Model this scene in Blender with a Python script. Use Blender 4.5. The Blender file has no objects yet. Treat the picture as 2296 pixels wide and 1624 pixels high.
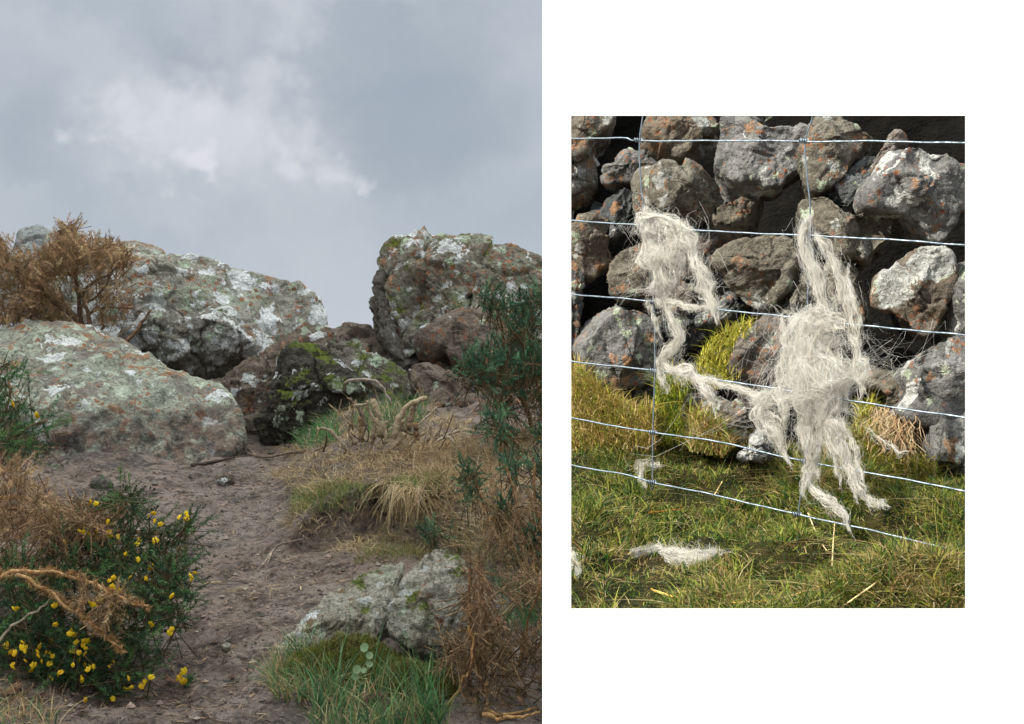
import bpy, math, random
import numpy as np
from mathutils import Vector

scene = bpy.context.scene
rng = np.random.default_rng(7)
random.seed(7)

# ------------------------------------------------------------------ camera
cam_data = bpy.data.cameras.new('camera')
cam = bpy.data.objects.new('camera', cam_data)
scene.collection.objects.link(cam)
cam_data.lens = 45.0
cam_data.sensor_width = 36.0
cam_data.clip_start = 0.05
cam_data.clip_end = 3000.0
cam.rotation_euler = (math.radians(90), 0, 0)
scene.camera = cam

# ------------------------------------------------------------------ sun
SUN_AZ = math.radians(62)      # from behind the camera, to the left
SUN_EL = math.radians(40)
sun_data = bpy.data.lights.new('sun', 'SUN')
sun_data.energy = 5.0
sun_data.angle = math.radians(0.5)
sun_data.color = (1.0, 0.95, 0.86)
sun = bpy.data.objects.new('sun', sun_data)
scene.collection.objects.link(sun)
to_sun = Vector((-math.sin(SUN_AZ) * math.cos(SUN_EL), -math.cos(SUN_AZ) * math.cos(SUN_EL), math.sin(SUN_EL)))
sun.rotation_euler = to_sun.to_track_quat('Z', 'Y').to_euler()

# ------------------------------------------------------------------ view
scene.view_settings.view_transform = 'Standard'
scene.view_settings.look = 'None'
scene.view_settings.exposure = 0.87
scene.view_settings.gamma = 1.0
scene.view_settings.use_curve_mapping = False
scene.render.engine = 'CYCLES'
scene.cycles.max_bounces = 3
scene.cycles.diffuse_bounces = 1
scene.cycles.glossy_bounces = 2
scene.cycles.transmission_bounces = 2
scene.cycles.adaptive_threshold = 0.02

# ------------------------------------------------------------------ pixel scale of the photograph (2296 wide view)
FPX, CX, CY = 2870.0, 1148.0, 812.0
def at(u, v, y):
    return np.array([(u - CX) / FPX * y, y, (CY - v) / FPX * y])

def lin(r, g, b):
    f = lambda c: (c / 255 / 12.92) if c / 255 <= 0.04045 else ((c / 255 + 0.055) / 1.055) ** 2.4
    return (f(r), f(g), f(b), 1.0)

# ------------------------------------------------------------------ node helper
class G:
    def __init__(s, nt):
        s.nt = nt
        nt.nodes.clear()
    def n(s, t, **kw):
        nd = s.nt.nodes.new(t)
        for k, v in kw.items():
            setattr(nd, k, v)
        return nd
    def put(s, sock, v):
        if isinstance(v, bpy.types.NodeSocket):
            s.nt.links.new(v, sock)
        elif v is not None:
            try:
                sock.default_value = v
            except Exception:
                sock.default_value = v[:3]
    def m(s, op, a, b=None, c=None, clamp=False):
        nd = s.n('ShaderNodeMath', operation=op, use_clamp=clamp)
        for i, v in enumerate((a, b, c)):
            s.put(nd.inputs[i], v)
        return nd.outputs[0]
    def vm(s, op, a, b=None, scale=None):
        nd = s.n('ShaderNodeVectorMath', operation=op)
        s.put(nd.inputs[0], a)
        if b is not None:
            s.put(nd.inputs[1], b)
        if scale is not None:
            s.put(nd.inputs['Scale'], scale)
        return nd.outputs['Value'] if op in ('DOT_PRODUCT', 'LENGTH', 'DISTANCE') else nd.outputs['Vector']
    def noise(s, vec, scale, detail=4.0, rough=0.55, out='Fac', dist=0.0):
        nd = s.n('ShaderNodeTexNoise')
        s.put(nd.inputs['Vector'], vec)
        nd.inputs['Scale'].default_value = scale
        nd.inputs['Detail'].default_value = detail
        nd.inputs['Roughness'].default_value = rough
        nd.inputs['Distortion'].default_value = dist
        return nd.outputs[out]
    def vor(s, vec, scale, feature='F1', rand=1.0):
        nd = s.n('ShaderNodeTexVoronoi', feature=feature)
        s.put(nd.inputs['Vector'], vec)
        nd.inputs['Scale'].default_value = scale
        nd.inputs['Randomness'].default_value = rand
        return nd
    def ss(s, v, a, b, c=0.0, d=1.0):
        nd = s.n('ShaderNodeMapRange', interpolation_type='SMOOTHSTEP')
        s.put(nd.inputs[0], v)
        for i, q in enumerate((a, b, c, d)):
            s.put(nd.inputs[i + 1], q)
        return nd.outputs[0]
    def mix(s, fac, a, b, blend='MIX'):
        nd = s.n('ShaderNodeMix', data_type='RGBA', blend_type=blend)
        s.put(nd.inputs[0], fac)
        s.put(nd.inputs[6], a)
        s.put(nd.inputs[7], b)
        return nd.outputs[2]
    def bump(s, h, strength, dist, normal=None):
        nd = s.n('ShaderNodeBump')
        nd.inputs['Strength'].default_value = strength
        nd.inputs['Distance'].default_value = dist
        s.put(nd.inputs['Height'], h)
        if normal is not None:
            s.put(nd.inputs['Normal'], normal)
        return nd.outputs[0]

# ------------------------------------------------------------------ world: overcast sky over a Nishita base
world = bpy.data.worlds.new('World')
scene.world = world
world.use_nodes = True
world.cycles.sampling_method = 'MANUAL'
world.cycles.sample_map_resolution = 256
g = G(world.node_tree)
sky = g.n('ShaderNodeTexSky', sky_type='NISHITA')
sky.sun_disc = False
sky.sun_elevation = SUN_EL
sky.sun_rotation = math.atan2(to_sun.x, to_sun.y)
D = g.n('ShaderNodeTexCoord').outputs['Generated']
def dirv(u, v):
    d = np.array([(u - CX) / FPX, 1.0, (CY - v) / FPX])
    return tuple(d / np.linalg.norm(d))
w1 = g.noise(g.vm('MULTIPLY', D, (1, 1, 1.6)), 5.0, 2, 0.55, 'Color')
w2 = g.noise(D, 24.0, 3, 0.62, 'Color')
W = g.vm('ADD', D, g.vm('ADD', g.vm('SCALE', g.vm('SUBTRACT', w1, (.5, .5, .5)), scale=0.10),
                        g.vm('SCALE', g.vm('SUBTRACT', w2, (.5, .5, .5)), scale=0.085)))
def blob(u, v, r, hard=0.0, sq=1.0):
    q, c = W, Vector(dirv(u, v))
    if sq != 1.0:
        q = g.vm('MULTIPLY', W, (1, 1, sq)); c = Vector((c.x, c.y, c.z * sq))
    d = g.vm('DISTANCE', q, tuple(c))
    return g.ss(d, r / FPX, r / FPX * hard, 0.0, 1.0)
def blobs(lst):
    acc = None
    for (u, v, r, h, a, sq) in lst:
        b = g.m('MULTIPLY', blob(u, v, r, h, sq), a)
        acc = b if acc is None else g.m('SUBTRACT', g.m('ADD', acc, b), g.m('MULTIPLY', acc, b))
    return acc
bright = blobs([(175, 315, 70, 0, .6, 1.2), (235, 275, 110, 0, .5, 1.6), (410, 235, 120, 0, .55, 1.3), (330, 280, 260, 0, .5, 1.5),
                (455, 398, 95, .35, .75, 1.5), (700, 385, 100, .0, .55, 1.3), (780, 412, 75, .1, .6, 1.7), (650, 320, 120, 0, .45, 1.0),
                (615, 180, 110, 0, .45, 1.0), (540, 320, 330, 0, .55, 1.2), (640, 20, 110, 0, .35, 1.0), (500, 60, 160, 0, .25, 1.0)])
dark = blobs([(440, 150, 220, 0, 1.0, 1.6), (560, 60, 150, 0, .6, 1.0), (900, 270, 420, 0, .7, 1.3), (250, 335, 90, 0, .55, 1.5),
              (60, 280, 220, 0, .4, 1.3), (1000, 60, 300, 0, .4, 1.0), (600, 470, 260, 0, .35, 2.2)])
sepz = g.n('ShaderNodeSeparateXYZ')
g.put(sepz.inputs[0], D)
z = sepz.outputs[2]
hz = g.ss(z, 0.12, 0.0)
cl = g.noise(g.vm('MULTIPLY', W, (1, 1, 2.2)), 4.2, 2, 0.55)
base = g.mix(g.ss(cl, 0.33, 0.68), lin(166, 176, 186), lin(182, 189, 197))
base = g.mix(hz, base, lin(188, 193, 203))
base = g.mix(g.m('MULTIPLY', dark, .8), base, lin(145, 156, 169))
base = g.mix(bright, base, lin(217, 217, 222))
# an overcast dome brightens towards the zenith
zt = g.m('MAXIMUM', g.m('SUBTRACT', z, 0.28), 0.0)
zc = g.n('ShaderNodeCombineXYZ')
for k_, w_ in enumerate((7.2, 6.8, 6.1)):
    g.put(zc.inputs[k_], g.m('MULTIPLY_ADD', zt, w_, 1.0))
base = g.vm('MULTIPLY', base, zc.outputs[0])
skyc = g.vm('SCALE', sky.outputs[0], scale=0.1)
fin = g.mix(0.96, skyc, base)
bg = g.n('ShaderNodeBackground')
g.put(bg.inputs[0], fin)
bg.inputs[1].default_value = 0.62
wo = g.n('ShaderNodeOutputWorld')
g.nt.links.new(bg.outputs[0], wo.inputs[0])

# ------------------------------------------------------------------ numpy noise
def _hash(ix, iy, iz, seed):
    n = (ix * 374761393 + iy * 668265263 + iz * 1274126177 + seed * 974634541) & 0xFFFFFFFF
    n = ((n ^ (n >> 13)) * 1274126177) & 0xFFFFFFFF
    n = (n ^ (n >> 16)) & 0xFFFFFF
    return n / float(0xFFFFFF) * 2 - 1
def vnoise(p, seed=0):
    i = np.floor(p).astype(np.int64)
    f = p - i
    f = f * f * f * (f * (f * 6 - 15) + 10)
    r = 0
    for dx in (0, 1):
        wx = f[:, 0] if dx else 1 - f[:, 0]
        for dy in (0, 1):
            wy = f[:, 1] if dy else 1 - f[:, 1]
            for dz in (0, 1):
                wz = f[:, 2] if dz else 1 - f[:, 2]
                r = r + wx * wy * wz * _hash(i[:, 0] + dx, i[:, 1] + dy, i[:, 2] + dz, seed)
    return r
def fbm(p, octs=4, seed=0, gain=0.5):
    a, s, t = 1.0, 0, 0
    for o in range(octs):
        s = s + a * vnoise(p * 2.03 ** o + o * 17.3, seed + o)
        t += a
        a *= gain
    return s / t
def sstep(x, a, b):
    t = np.clip((x - a) / (b - a), 0, 1)
    return t * t * (3 - 2 * t)

# ------------------------------------------------------------------ mesh helpers
def link(o, parent=None):
    scene.collection.objects.link(o)
    if parent is not None:
        o.parent = parent
    return o
def make_mesh(name, V, faces, mat, smooth=True, col=None):
    """faces: list of int arrays (n,3) or (n,4)"""
    V = np.asarray(V, dtype=np.float32)
    me = bpy.data.meshes.new(name)
    me.vertices.add(len(V))
    me.vertices.foreach_set('co', V.ravel())
    loops = np.concatenate([np.asarray(f, dtype=np.int32).ravel() for f in faces])
    tot = np.concatenate([np.full(len(f), np.asarray(f).shape[1], dtype=np.int32) for f in faces])
    start = np.concatenate([[0], np.cumsum(tot)[:-1]]).astype(np.int32)
    me.loops.add(len(loops))
    me.loops.foreach_set('vertex_index', loops)
    me.polygons.add(len(tot))
    me.polygons.foreach_set('loop_start', start)
    me.polygons.foreach_set('loop_total', tot)
    me.polygons.foreach_set('use_smooth', np.full(len(tot), smooth, dtype=bool))
    me.update(calc_edges=True)
    if col is not None:
        a = me.color_attributes.new('tint', 'FLOAT_COLOR', 'POINT')
        c = np.ones((len(V), 4), dtype=np.float32)
        c[:, :3] = col
        a.data.foreach_set('color', c.ravel())
    if mat is not None:
        me.materials.append(mat)
    return me
def obj(name, V, faces, mat, parent=None, origin=None, smooth=True, col=None):
    """world-space vertices; origin becomes the object's own origin"""
    V = np.asarray(V, dtype=float)
    if parent is not None:
        po = np.array(parent.location)
        if parent.parent is not None:
            po = po + np.array(parent.parent.location)
        me = make_mesh(name, V - po, faces, mat, smooth, col)
        o = bpy.data.objects.new(name, me)
        return link(o, parent)
    if origin is None:
        origin = np.array([V[:, 0].mean(), V[:, 1].mean(), V[:, 2].min()])
    me = make_mesh(name, V - origin, faces, mat, smooth, col)
    o = bpy.data.objects.new(name, me)
    o.location = tuple(origin)
    return link(o)
def empty(name, loc):
    o = bpy.data.objects.new(name, None)
    o.empty_display_size = 0.1
    o.location = tuple(float(q) for q in loc)
    return link(o)
def tag(o, label=None, cat=None, group=None, kind=None):
    if label: o['label'] = label
    if cat: o['category'] = cat
    if group: o['group'] = group
    if kind: o['kind'] = kind
    return o
def in_poly(u, v, poly):
    poly = np.asarray(poly, float)
    r = np.zeros(len(u), bool)
    j = len(poly) - 1
    for i in range(len(poly)):
        xi, yi = poly[i]; xj, yj = poly[j]
        c = ((yi > v) != (yj > v)) & (u < (xj - xi) * (v - yi) / (yj - yi + 1e-12) + xi)
        r ^= c
        j = i
    return r
def resample(P, n, closed=False):
    """Catmull-Rom then even spacing"""
    P = np.asarray(P, float)
    m = len(P)
    out = []
    segs = m if closed else m - 1
    for i in range(segs):
        if closed:
            p0, p1, p2, p3 = P[(i - 1) % m], P[i], P[(i + 1) % m], P[(i + 2) % m]
        else:
            p0, p1, p2, p3 = P[max(i - 1, 0)], P[i], P[i + 1], P[min(i + 2, m - 1)]
        t = np.linspace(0, 1, 12, endpoint=False)[:, None]
        out.append(0.5 * ((2 * p1) + (-p0 + p2) * t + (2 * p0 - 5 * p1 + 4 * p2 - p3) * t ** 2 + (-p0 + 3 * p1 - 3 * p2 + p3) * t ** 3))
    out = np.concatenate(out + [P[:1] if closed else P[-1:]])
    d = np.concatenate([[0], np.cumsum(np.linalg.norm(np.diff(out, axis=0), axis=1))])
    t = np.linspace(0, d[-1], n + 1)[:-1] if closed else np.linspace(0, d[-1], n)
    return np.stack([np.interp(t, d, out[:, k]) for k in range(P.shape[1])], 1)
def norm(a):
    return a / (np.linalg.norm(a, axis=-1, keepdims=True) + 1e-12)

class Tubes:
    """collects tapered tubes into one mesh"""
    def __init__(s):
        s.V, s.Q, s.T, s.C, s.n = [], [], [], [], 0
    def add(s, P, R, sides=6, cap=True, col=(1, 1, 1), rough=0.0):
        P = np.asarray(P, float)
        R = np.broadcast_to(np.asarray(R, float), (len(P),))
        t = norm(np.gradient(P, axis=0))
        ref = np.array([0.31, 0.17, 0.93])
        a = norm(np.cross(t, ref))
        b = np.cross(t, a)
        th = np.linspace(0, 2 * np.pi, sides, endpoint=False)
        rr = R[:, None] * (1 + rough * rng.uniform(-1, 1, (len(P), sides)))
        ring = P[:, None] + rr[..., None] * (np.cos(th)[None, :, None] * a[:, None] + np.sin(th)[None, :, None] * b[:, None])
        k, n = len(P), sides
        i = np.arange(k - 1)[:, None] * n + np.arange(n)[None]
        j = np.arange(k - 1)[:, None] * n + (np.arange(n)[None] + 1) % n
        s.Q.append(np.stack([i, j, j + n, i + n], -1).reshape(-1, 4) + s.n)
        V = ring.reshape(-1, 3)
        C = np.broadcast_to(np.asarray(col, float), (len(V), 3)).copy()
        if cap:
            V = np.concatenate([V, P[:1], P[-1:]])
            C = np.concatenate([C, C[:2]])
            c0, c1 = k * n, k * n + 1
            q = np.arange(n); q2 = (q + 1) % n
            s.T.append(np.stack([np.full(n, c0), q2, q], 1) + s.n)
            s.T.append(np.stack([np.full(n, c1), q + (k - 1) * n, q2 + (k - 1) * n], 1) + s.n)
        s.V.append(V); s.C.append(C); s.n += len(V)
        return s
    def build(s, name, mat, parent=None, origin=None):
        f = [np.concatenate(s.Q)]
        if s.T: f.append(np.concatenate(s.T))
        return obj(name, np.concatenate(s.V), f, mat, parent, origin, True, np.concatenate(s.C))

def strips(P, Wd, side):
    """P (N,K,3) centre lines, Wd (N,K) half widths, side (N,3): ribbons"""
    N, K, _ = P.shape
    L = P - side[:, None] * Wd[..., None]
    R = P + side[:, None] * Wd[..., None]
    V = np.stack([L, R], 2).reshape(-1, 3)
    b = np.arange(N)[:, None] * (K * 2) + np.arange(K - 1)[None] * 2
    F = np.stack([b, b + 1, b + 3, b + 2], -1).reshape(-1, 4)
    return V, F

# ------------------------------------------------------------------ materials
def new_mat(name):
    m = bpy.data.materials.new(name)
    m.use_nodes = True
    return m, G(m.node_tree)
def finish(g, col, rough=0.9, normal=None, spec=0.2, sub=None, translucent=None):
    p = g.n('ShaderNodeBsdfPrincipled')
    g.put(p.inputs['Base Color'], col)
    g.put(p.inputs['Roughness'], rough)
    g.put(p.inputs['Specular IOR Level'], spec)
    if normal is not None:
        g.put(p.inputs['Normal'], normal)
    o = g.n('ShaderNodeOutputMaterial')
    sh = p.outputs[0]
    if translucent:
        t = g.n('ShaderNodeBsdfTranslucent')
        g.put(t.inputs[0], col)
        mx = g.n('ShaderNodeMixShader')
        mx.inputs[0].default_value = translucent
        g.nt.links.new(sh, mx.inputs[1]); g.nt.links.new(t.outputs[0], mx.inputs[2])
        sh = mx.outputs[0]
    g.nt.links.new(sh, o.inputs[0])

def lichen_layer(g, P, col, scale, cover, rmax, colour, edge=0.07, warp=0.75, vary=0.25):
    """round crusty patches: random Voronoi cells, each a disc with a ragged edge"""
    wv = g.noise(P, scale * 2.2, 3, 0.65, 'Color')
    q = g.vm('ADD', P, g.vm('SCALE', g.vm('SUBTRACT', wv, (.5, .5, .5)), scale=warp / scale * 1.6))
    v = g.vor(q, scale)
    sp = g.n('ShaderNodeSeparateColor')
    g.put(sp.inputs[0], v.outputs['Color'])
    # clumping on a larger scale
    cl = g.noise(P, scale * 0.22, 2, 0.5)
    thr = g.m('MULTIPLY_ADD', g.m('SUBTRACT', cl, 0.5), 2.4, cover)
    on = g.m('LESS_THAN', sp.outputs[0], thr)
    rad = g.m('MULTIPLY_ADD', sp.outputs[1], rmax * 0.9, rmax * 0.6)
    disc = g.ss(g.m('SUBTRACT', rad, v.outputs['Distance']), 0.0, edge)
    fine = g.noise(P, scale * 9, 3, 0.7)
    mask = g.m('MULTIPLY', g.m('MULTIPLY', on, disc), g.ss(fine, 0.29, 0.44))
    c2 = g.mix(g.m('MULTIPLY', sp.outputs[2], vary), colour, lin(120, 124, 116))
    return g.mix(mask, col, c2), mask

def rock_mat(name, c1, c2, c3, white=0.0, green=0.0, orange=0.0, darksp=0.3, moss=0.0, dirt=None, scale=1.0, off=0.0,
             moss_col=None, white_col=(206, 206, 202), green_col=(150, 160, 135), wscale=4.0, bump=1.0, alb=1.0, mossup=0.35, dirt_col=(92, 74, 64)):
    m, g = new_mat(name)
    P = g.vm('ADD', g.n('ShaderNodeTexCoord').outputs['Object'], (off, off * 0.7, off * 1.3))
    P = g.vm('SCALE', P, scale=scale)
    n1 = g.noise(P, 2.6, 4, 0.62)
    n2 = g.noise(P, 9.0, 5, 0.7)
    n3 = g.noise(P, 42.0, 3, 0.75)
    col = g.mix(g.ss(n1, .36, .64), c1, c2)
    col = g.mix(g.m('MULTIPLY', g.ss(n2, .46, .66), .8), col, c3)
    hgt = g.m('ADD', g.m('MULTIPLY', n2, .9), g.m('MULTIPLY', n3, .7))
    nm = g.n('ShaderNodeNewGeometry').outputs['Normal']
    sx = g.n('ShaderNodeSeparateXYZ'); g.put(sx.inputs[0], nm)
    nz = sx.outputs[2]
    if green > 0:
        gn = g.noise(P, 3.3, 4, .7)
        f = g.m('MULTIPLY', g.ss(gn, .68 - green * .3, .78 - green * .25), g.ss(g.noise(P, 30, 4, .7), .36, .55))
        col = g.mix(g.m('MULTIPLY', f, .8), col, lin(*green_col))
        col, mk = lichen_layer(g, g.vm('ADD', P, (3, 1, 7)), col, 11.0, green * .55, .42, lin(*[min(255, q + 18) for q in green_col]))
    if orange > 0:
        col, mk = lichen_layer(g, g.vm('ADD', P, (9, 4, 2)), col, 11.0, orange * .5, .45, lin(148, 112, 84), warp=.9)
        col, mk = lichen_layer(g, g.vm('ADD', P, (1, 14, 2)), col, 27.0, orange * .7, .45, lin(146, 100, 72), warp=.8)
    if white > 0:
        col, mk = lichen_layer(g, P, col, wscale, white * .8, .48, lin(*white_col), vary=.15)
        col, mk = lichen_layer(g, g.vm('ADD', P, (5, 5, 1)), col, wscale * 2.6, white * .8, .42, lin(*white_col), vary=.4)
    if darksp > 0:
        d = g.m('MULTIPLY', g.ss(g.noise(P, 26, 5, .75), .56, .68), darksp)
        col = g.mix(d, col, lin(44, 44, 42))
        d2 = g.m('MULTIPLY', g.ss(g.noise(g.vm('ADD', P, (7, 3, 3)), 6, 5, .7), .58, .7), darksp * .8)
        col = g.mix(d2, col, lin(62, 62, 58))
    if dirt:
        po = g.n('ShaderNodeSeparateXYZ')
        g.put(po.inputs[0], g.n('ShaderNodeNewGeometry').outputs['Position'])
        f = g.ss(g.m('ADD', po.outputs[2], g.m('MULTIPLY', g.m('SUBTRACT', n1, .5), dirt[1] * 2.2)), dirt[0] + dirt[1], dirt[0] - dirt[1])
        f = g.m('MULTIPLY', f, g.ss(n2, .25, .55))
        dc = g.mix(g.ss(g.noise(P, 12, 5, .7), .42, .6), lin(*dirt_col), lin(58, 54, 52))
        col = g.mix(g.m('MULTIPLY', f, .92), col, dc)
    if moss > 0:
        mn = g.noise(g.vm('ADD', P, (11, 2, 5)), 4.0, 6, .68)
        up = g.ss(nz, mossup - .35, mossup + .35)
        f = g.m('MULTIPLY', g.ss(mn, .66 - moss * .28, .72 - moss * .24), up)
        mc = g.mix(g.ss(g.noise(P, 34, 3, .7), .35, .65), moss_col or lin(58, 70, 30), lin(104, 112, 48))
        col = g.mix(f, col, mc)
    spk = g.noise(g.vm('ADD', P, (21, 3, 8)), 30.0, 4, .8)
    col = g.vm('SCALE', col, scale=g.ss(spk, .34, .66, .74 * alb, 1.24 * alb))
    b = g.bump(hgt, 1.0 * bump, 0.05 / scale)
    b = g.bump(g.noise(P, 120.0, 2, .8), 0.5 * bump, 0.008 / scale, b)
    finish(g, col, 0.92, b, 0.15)
    return m

def tint_mat(name, rough=0.8, spec=0.2, translucent=None, mul=1.0, wob=0.0, scale=30.0):
    m, g = new_mat(name)
    a = g.n('ShaderNodeVertexColor', layer_name='tint').outputs[0]
    if wob:
        P = g.n('ShaderNodeTexCoord').outputs['Object']
        f = g.ss(g.noise(P, scale, 4, .7), .3, .7, 1 - wob, 1 + wob)
        a = g.vm('SCALE', a, scale=f)
    if mul != 1.0:
        a = g.vm('SCALE', a, scale=mul)
    nb = g.bump(g.noise(g.n('ShaderNodeTexCoord').outputs['Object'], scale * 2, 3, .75), 1.0, .006) if wob else None
    finish(g, a, rough, nb, spec, translucent=translucent)
    return m

M = {}
M['grass'] = tint_mat('grass_blade', .6, .3, .25)
M['turfgrass'] = tint_mat('turf_blade', .6, .3, .25, .62)
M['spine'] = tint_mat('gorse_spine', .65, .25, .12)
M['wood'] = tint_mat('bark_wood', .85, .15, None, 1.0, .5, 70)
M['debris'] = tint_mat('litter', .9, .1)
M['wool'] = tint_mat('sheep_wool', .75, .15, .45, .86)
M['petal'] = None

m, g = new_mat('yellow_petal')
P = g.n('ShaderNodeTexCoord').outputs['Object']
oi = g.n('ShaderNodeObjectInfo').outputs['Random']
finish(g, g.mix(g.m('MULTIPLY', oi, .6), lin(238, 205, 40), lin(226, 168, 44)), .6, g.bump(g.noise(P, 220, 2), .2, .002), .2, translucent=.25)
M['petal'] = m

m, g = new_mat('galvanised_wire')
P = g.n('ShaderNodeTexCoord').outputs['Object']
n = g.noise(P, 90, 4, .7)
p = g.n('ShaderNodeBsdfPrincipled')
g.put(p.inputs['Base Color'], g.mix(g.ss(n, .35, .7), lin(124, 136, 146), lin(84, 95, 104)))
p.inputs['Metallic'].default_value = .55
g.put(p.inputs['Roughness'], g.ss(n, .3, .7, .32, .6))
o = g.n('ShaderNodeOutputMaterial'); g.nt.links.new(p.outputs[0], o.inputs[0])
M['wire'] = m

m, g = new_mat('white_paint')
P = g.n('ShaderNodeTexCoord').outputs['Object']
finish(g, lin(247, 247, 247), .85, g.bump(g.noise(P, 300, 2), .02, .001), .1)
M['white'] = m
m, g = new_mat('bounce_blocker_dark')
P = g.n('ShaderNodeTexCoord').outputs['Object']
finish(g, g.mix(g.noise(P, 12, 4), lin(40, 38, 35), lin(55, 52, 48)), .9)
M['board'] = m

# soil of the path
m, g = new_mat('path_soil')
P = g.n('ShaderNodeTexCoord').outputs['Object']
n1 = g.noise(P, 0.9, 5, .6); n2 = g.noise(P, 5.5, 6, .68); n3 = g.noise(P, 38, 5, .75); n4 = g.noise(g.vm('ADD', P, (4, 4, 4)), 2.4, 5, .65)
n5 = g.noise(g.vm('ADD', P, (9, 1, 0)), 14, 4, .7)
col = g.mix(g.ss(n1, .40, .60), lin(154, 135, 120), lin(160, 145, 133))
col = g.mix(g.m('MULTIPLY', g.ss(n2, .46, .60), .85), col, lin(108, 92, 80))
col = g.mix(g.m('MULTIPLY', g.ss(n4, .50, .62), .9), col, lin(86, 79, 75))
col = g.mix(g.m('MULTIPLY', g.ss(n5, .53, .63), .75), col, lin(58, 51, 47))
col = g.mix(g.m('MULTIPLY', g.ss(n3, .52, .64), .75), col, lin(172, 157, 143))
col = g.mix(g.m('MULTIPLY', g.ss(n3, .46, .34), .85), col, lin(52, 46, 43))
vo = g.vor(g.vm('ADD', P, g.vm('SCALE', g.noise(P, 30, 3, .6, 'Color'), scale=.02)), 46)
sp = g.n('ShaderNodeSeparateColor'); g.put(sp.inputs[0], vo.outputs['Color'])
ch = g.m('MULTIPLY', g.m('GREATER_THAN', sp.outputs[0], .8), g.ss(vo.outputs['Distance'], .38, .28))
col = g.mix(g.m('MULTIPLY', ch, .7), col, g.mix(sp.outputs[1], lin(70, 62, 58), lin(158, 144, 130)))
h = g.m('ADD', g.m('MULTIPLY', n2, .9), g.m('ADD', g.m('MULTIPLY', n3, .7), g.m('MULTIPLY', n5, .7)))
b = g.bump(h, 1.0, .08)
b = g.bump(g.noise(P, 130, 4, .8), .7, .012, b)
finish(g, col, g.ss(n4, .5, .66, .92, .6), b, .25)
M['soil'] = m
# near-black for behind the wall: shade of the gaps put into the colour
m, g = new_mat('gap_shade_black')
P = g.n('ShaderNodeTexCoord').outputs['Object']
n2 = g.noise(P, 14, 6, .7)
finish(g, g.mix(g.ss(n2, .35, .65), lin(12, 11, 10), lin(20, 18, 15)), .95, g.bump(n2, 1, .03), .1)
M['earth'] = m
m, g = new_mat('turf_soil')  # soil darkened, shadow between the blades put into its colour
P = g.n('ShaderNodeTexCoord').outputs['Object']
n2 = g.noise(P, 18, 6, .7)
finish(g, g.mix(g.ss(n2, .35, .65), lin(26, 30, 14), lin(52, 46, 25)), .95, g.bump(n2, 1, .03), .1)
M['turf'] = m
m, g = new_mat('moss')
P = g.n('ShaderNodeTexCoord').outputs['Object']
n2 = g.noise(P, 12, 6, .7); n3 = g.noise(P, 90, 4, .8)
c = g.mix(g.ss(n2, .38, .62), lin(74, 66, 34), lin(96, 106, 40))
c = g.mix(g.m('MULTIPLY', g.ss(n3, .5, .62), .7), c, lin(126, 128, 60))
finish(g, c, .95, g.bump(g.m('ADD', n2, n3), 1, .03), .1)
M['moss'] = m

# rocks of the left view
M['slab'] = rock_mat('lichen_slab', lin(138, 134, 122), lin(156, 153, 142), lin(112, 106, 92), white=.72, green=.5, orange=.24, darksp=.7, wscale=2.6, off=2.0, white_col=(214, 215, 212), alb=1.22)
M['farrock'] = rock_mat('pale_far_rock', lin(152, 154, 150), lin(166, 168, 164), lin(136, 138, 132), white=.25, green=.2, darksp=.2, off=1.3, alb=1.1)
M['boulder'] = rock_mat('green_lichen_boulder', lin(116, 108, 98), lin(128, 126, 116), lin(118, 98, 84), white=.06, green=.95, orange=.22, darksp=.6, dirt=(-.29, .13), off=5.0, wscale=5.0, green_col=(158, 164, 144), dirt_col=(106, 88, 76), alb=1.18)
M['mid'] = rock_mat('white_lichen_rock', lin(124, 120, 108), lin(146, 143, 134), lin(104, 94, 80), white=.7, green=.3, darksp=.8, moss=.25, off=9.0, wscale=5.0, alb=1.2)
M['brown'] = rock_mat('brown_rock', lin(110, 97, 84), lin(124, 111, 98), lin(84, 74, 64), white=.03, green=.18, orange=.08, darksp=.55, off=3.3)
M['mossy'] = rock_mat('mossy_rock', lin(66, 62, 54), lin(80, 75, 66), lin(48, 45, 40), white=.04, green=.2, darksp=.9, moss=.62, off=6.1, moss_col=lin(84, 96, 36), mossup=.30)
M['lobe'] = rock_mat('grey_lobed_rock', lin(104, 97, 86), lin(122, 116, 105), lin(80, 73, 64), white=.05, green=.3, darksp=.7, moss=.5, off=7.7, alb=1.1)
M['rightb'] = rock_mat('right_lichen_boulder', lin(118, 112, 99), lin(136, 130, 116), lin(98, 88, 72), white=.55, green=.5, orange=.35, darksp=.85, moss=.42, off=12.5, wscale=4.0, mossup=-.1, moss_col=lin(66, 70, 36), alb=1.2)
M['flake'] = rock_mat('dark_flake', lin(104, 98, 90), lin(124, 118, 108), lin(84, 78, 70), white=.10, green=.2, darksp=.6, off=15.)
M['front'] = rock_mat('front_grey_rock', lin(152, 146, 130), lin(172, 167, 152), lin(116, 106, 86), white=.14, green=.3, orange=.05, darksp=.7, moss=.4, off=18., scale=1.7, moss_col=lin(74, 86, 30), alb=1.05)
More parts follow.
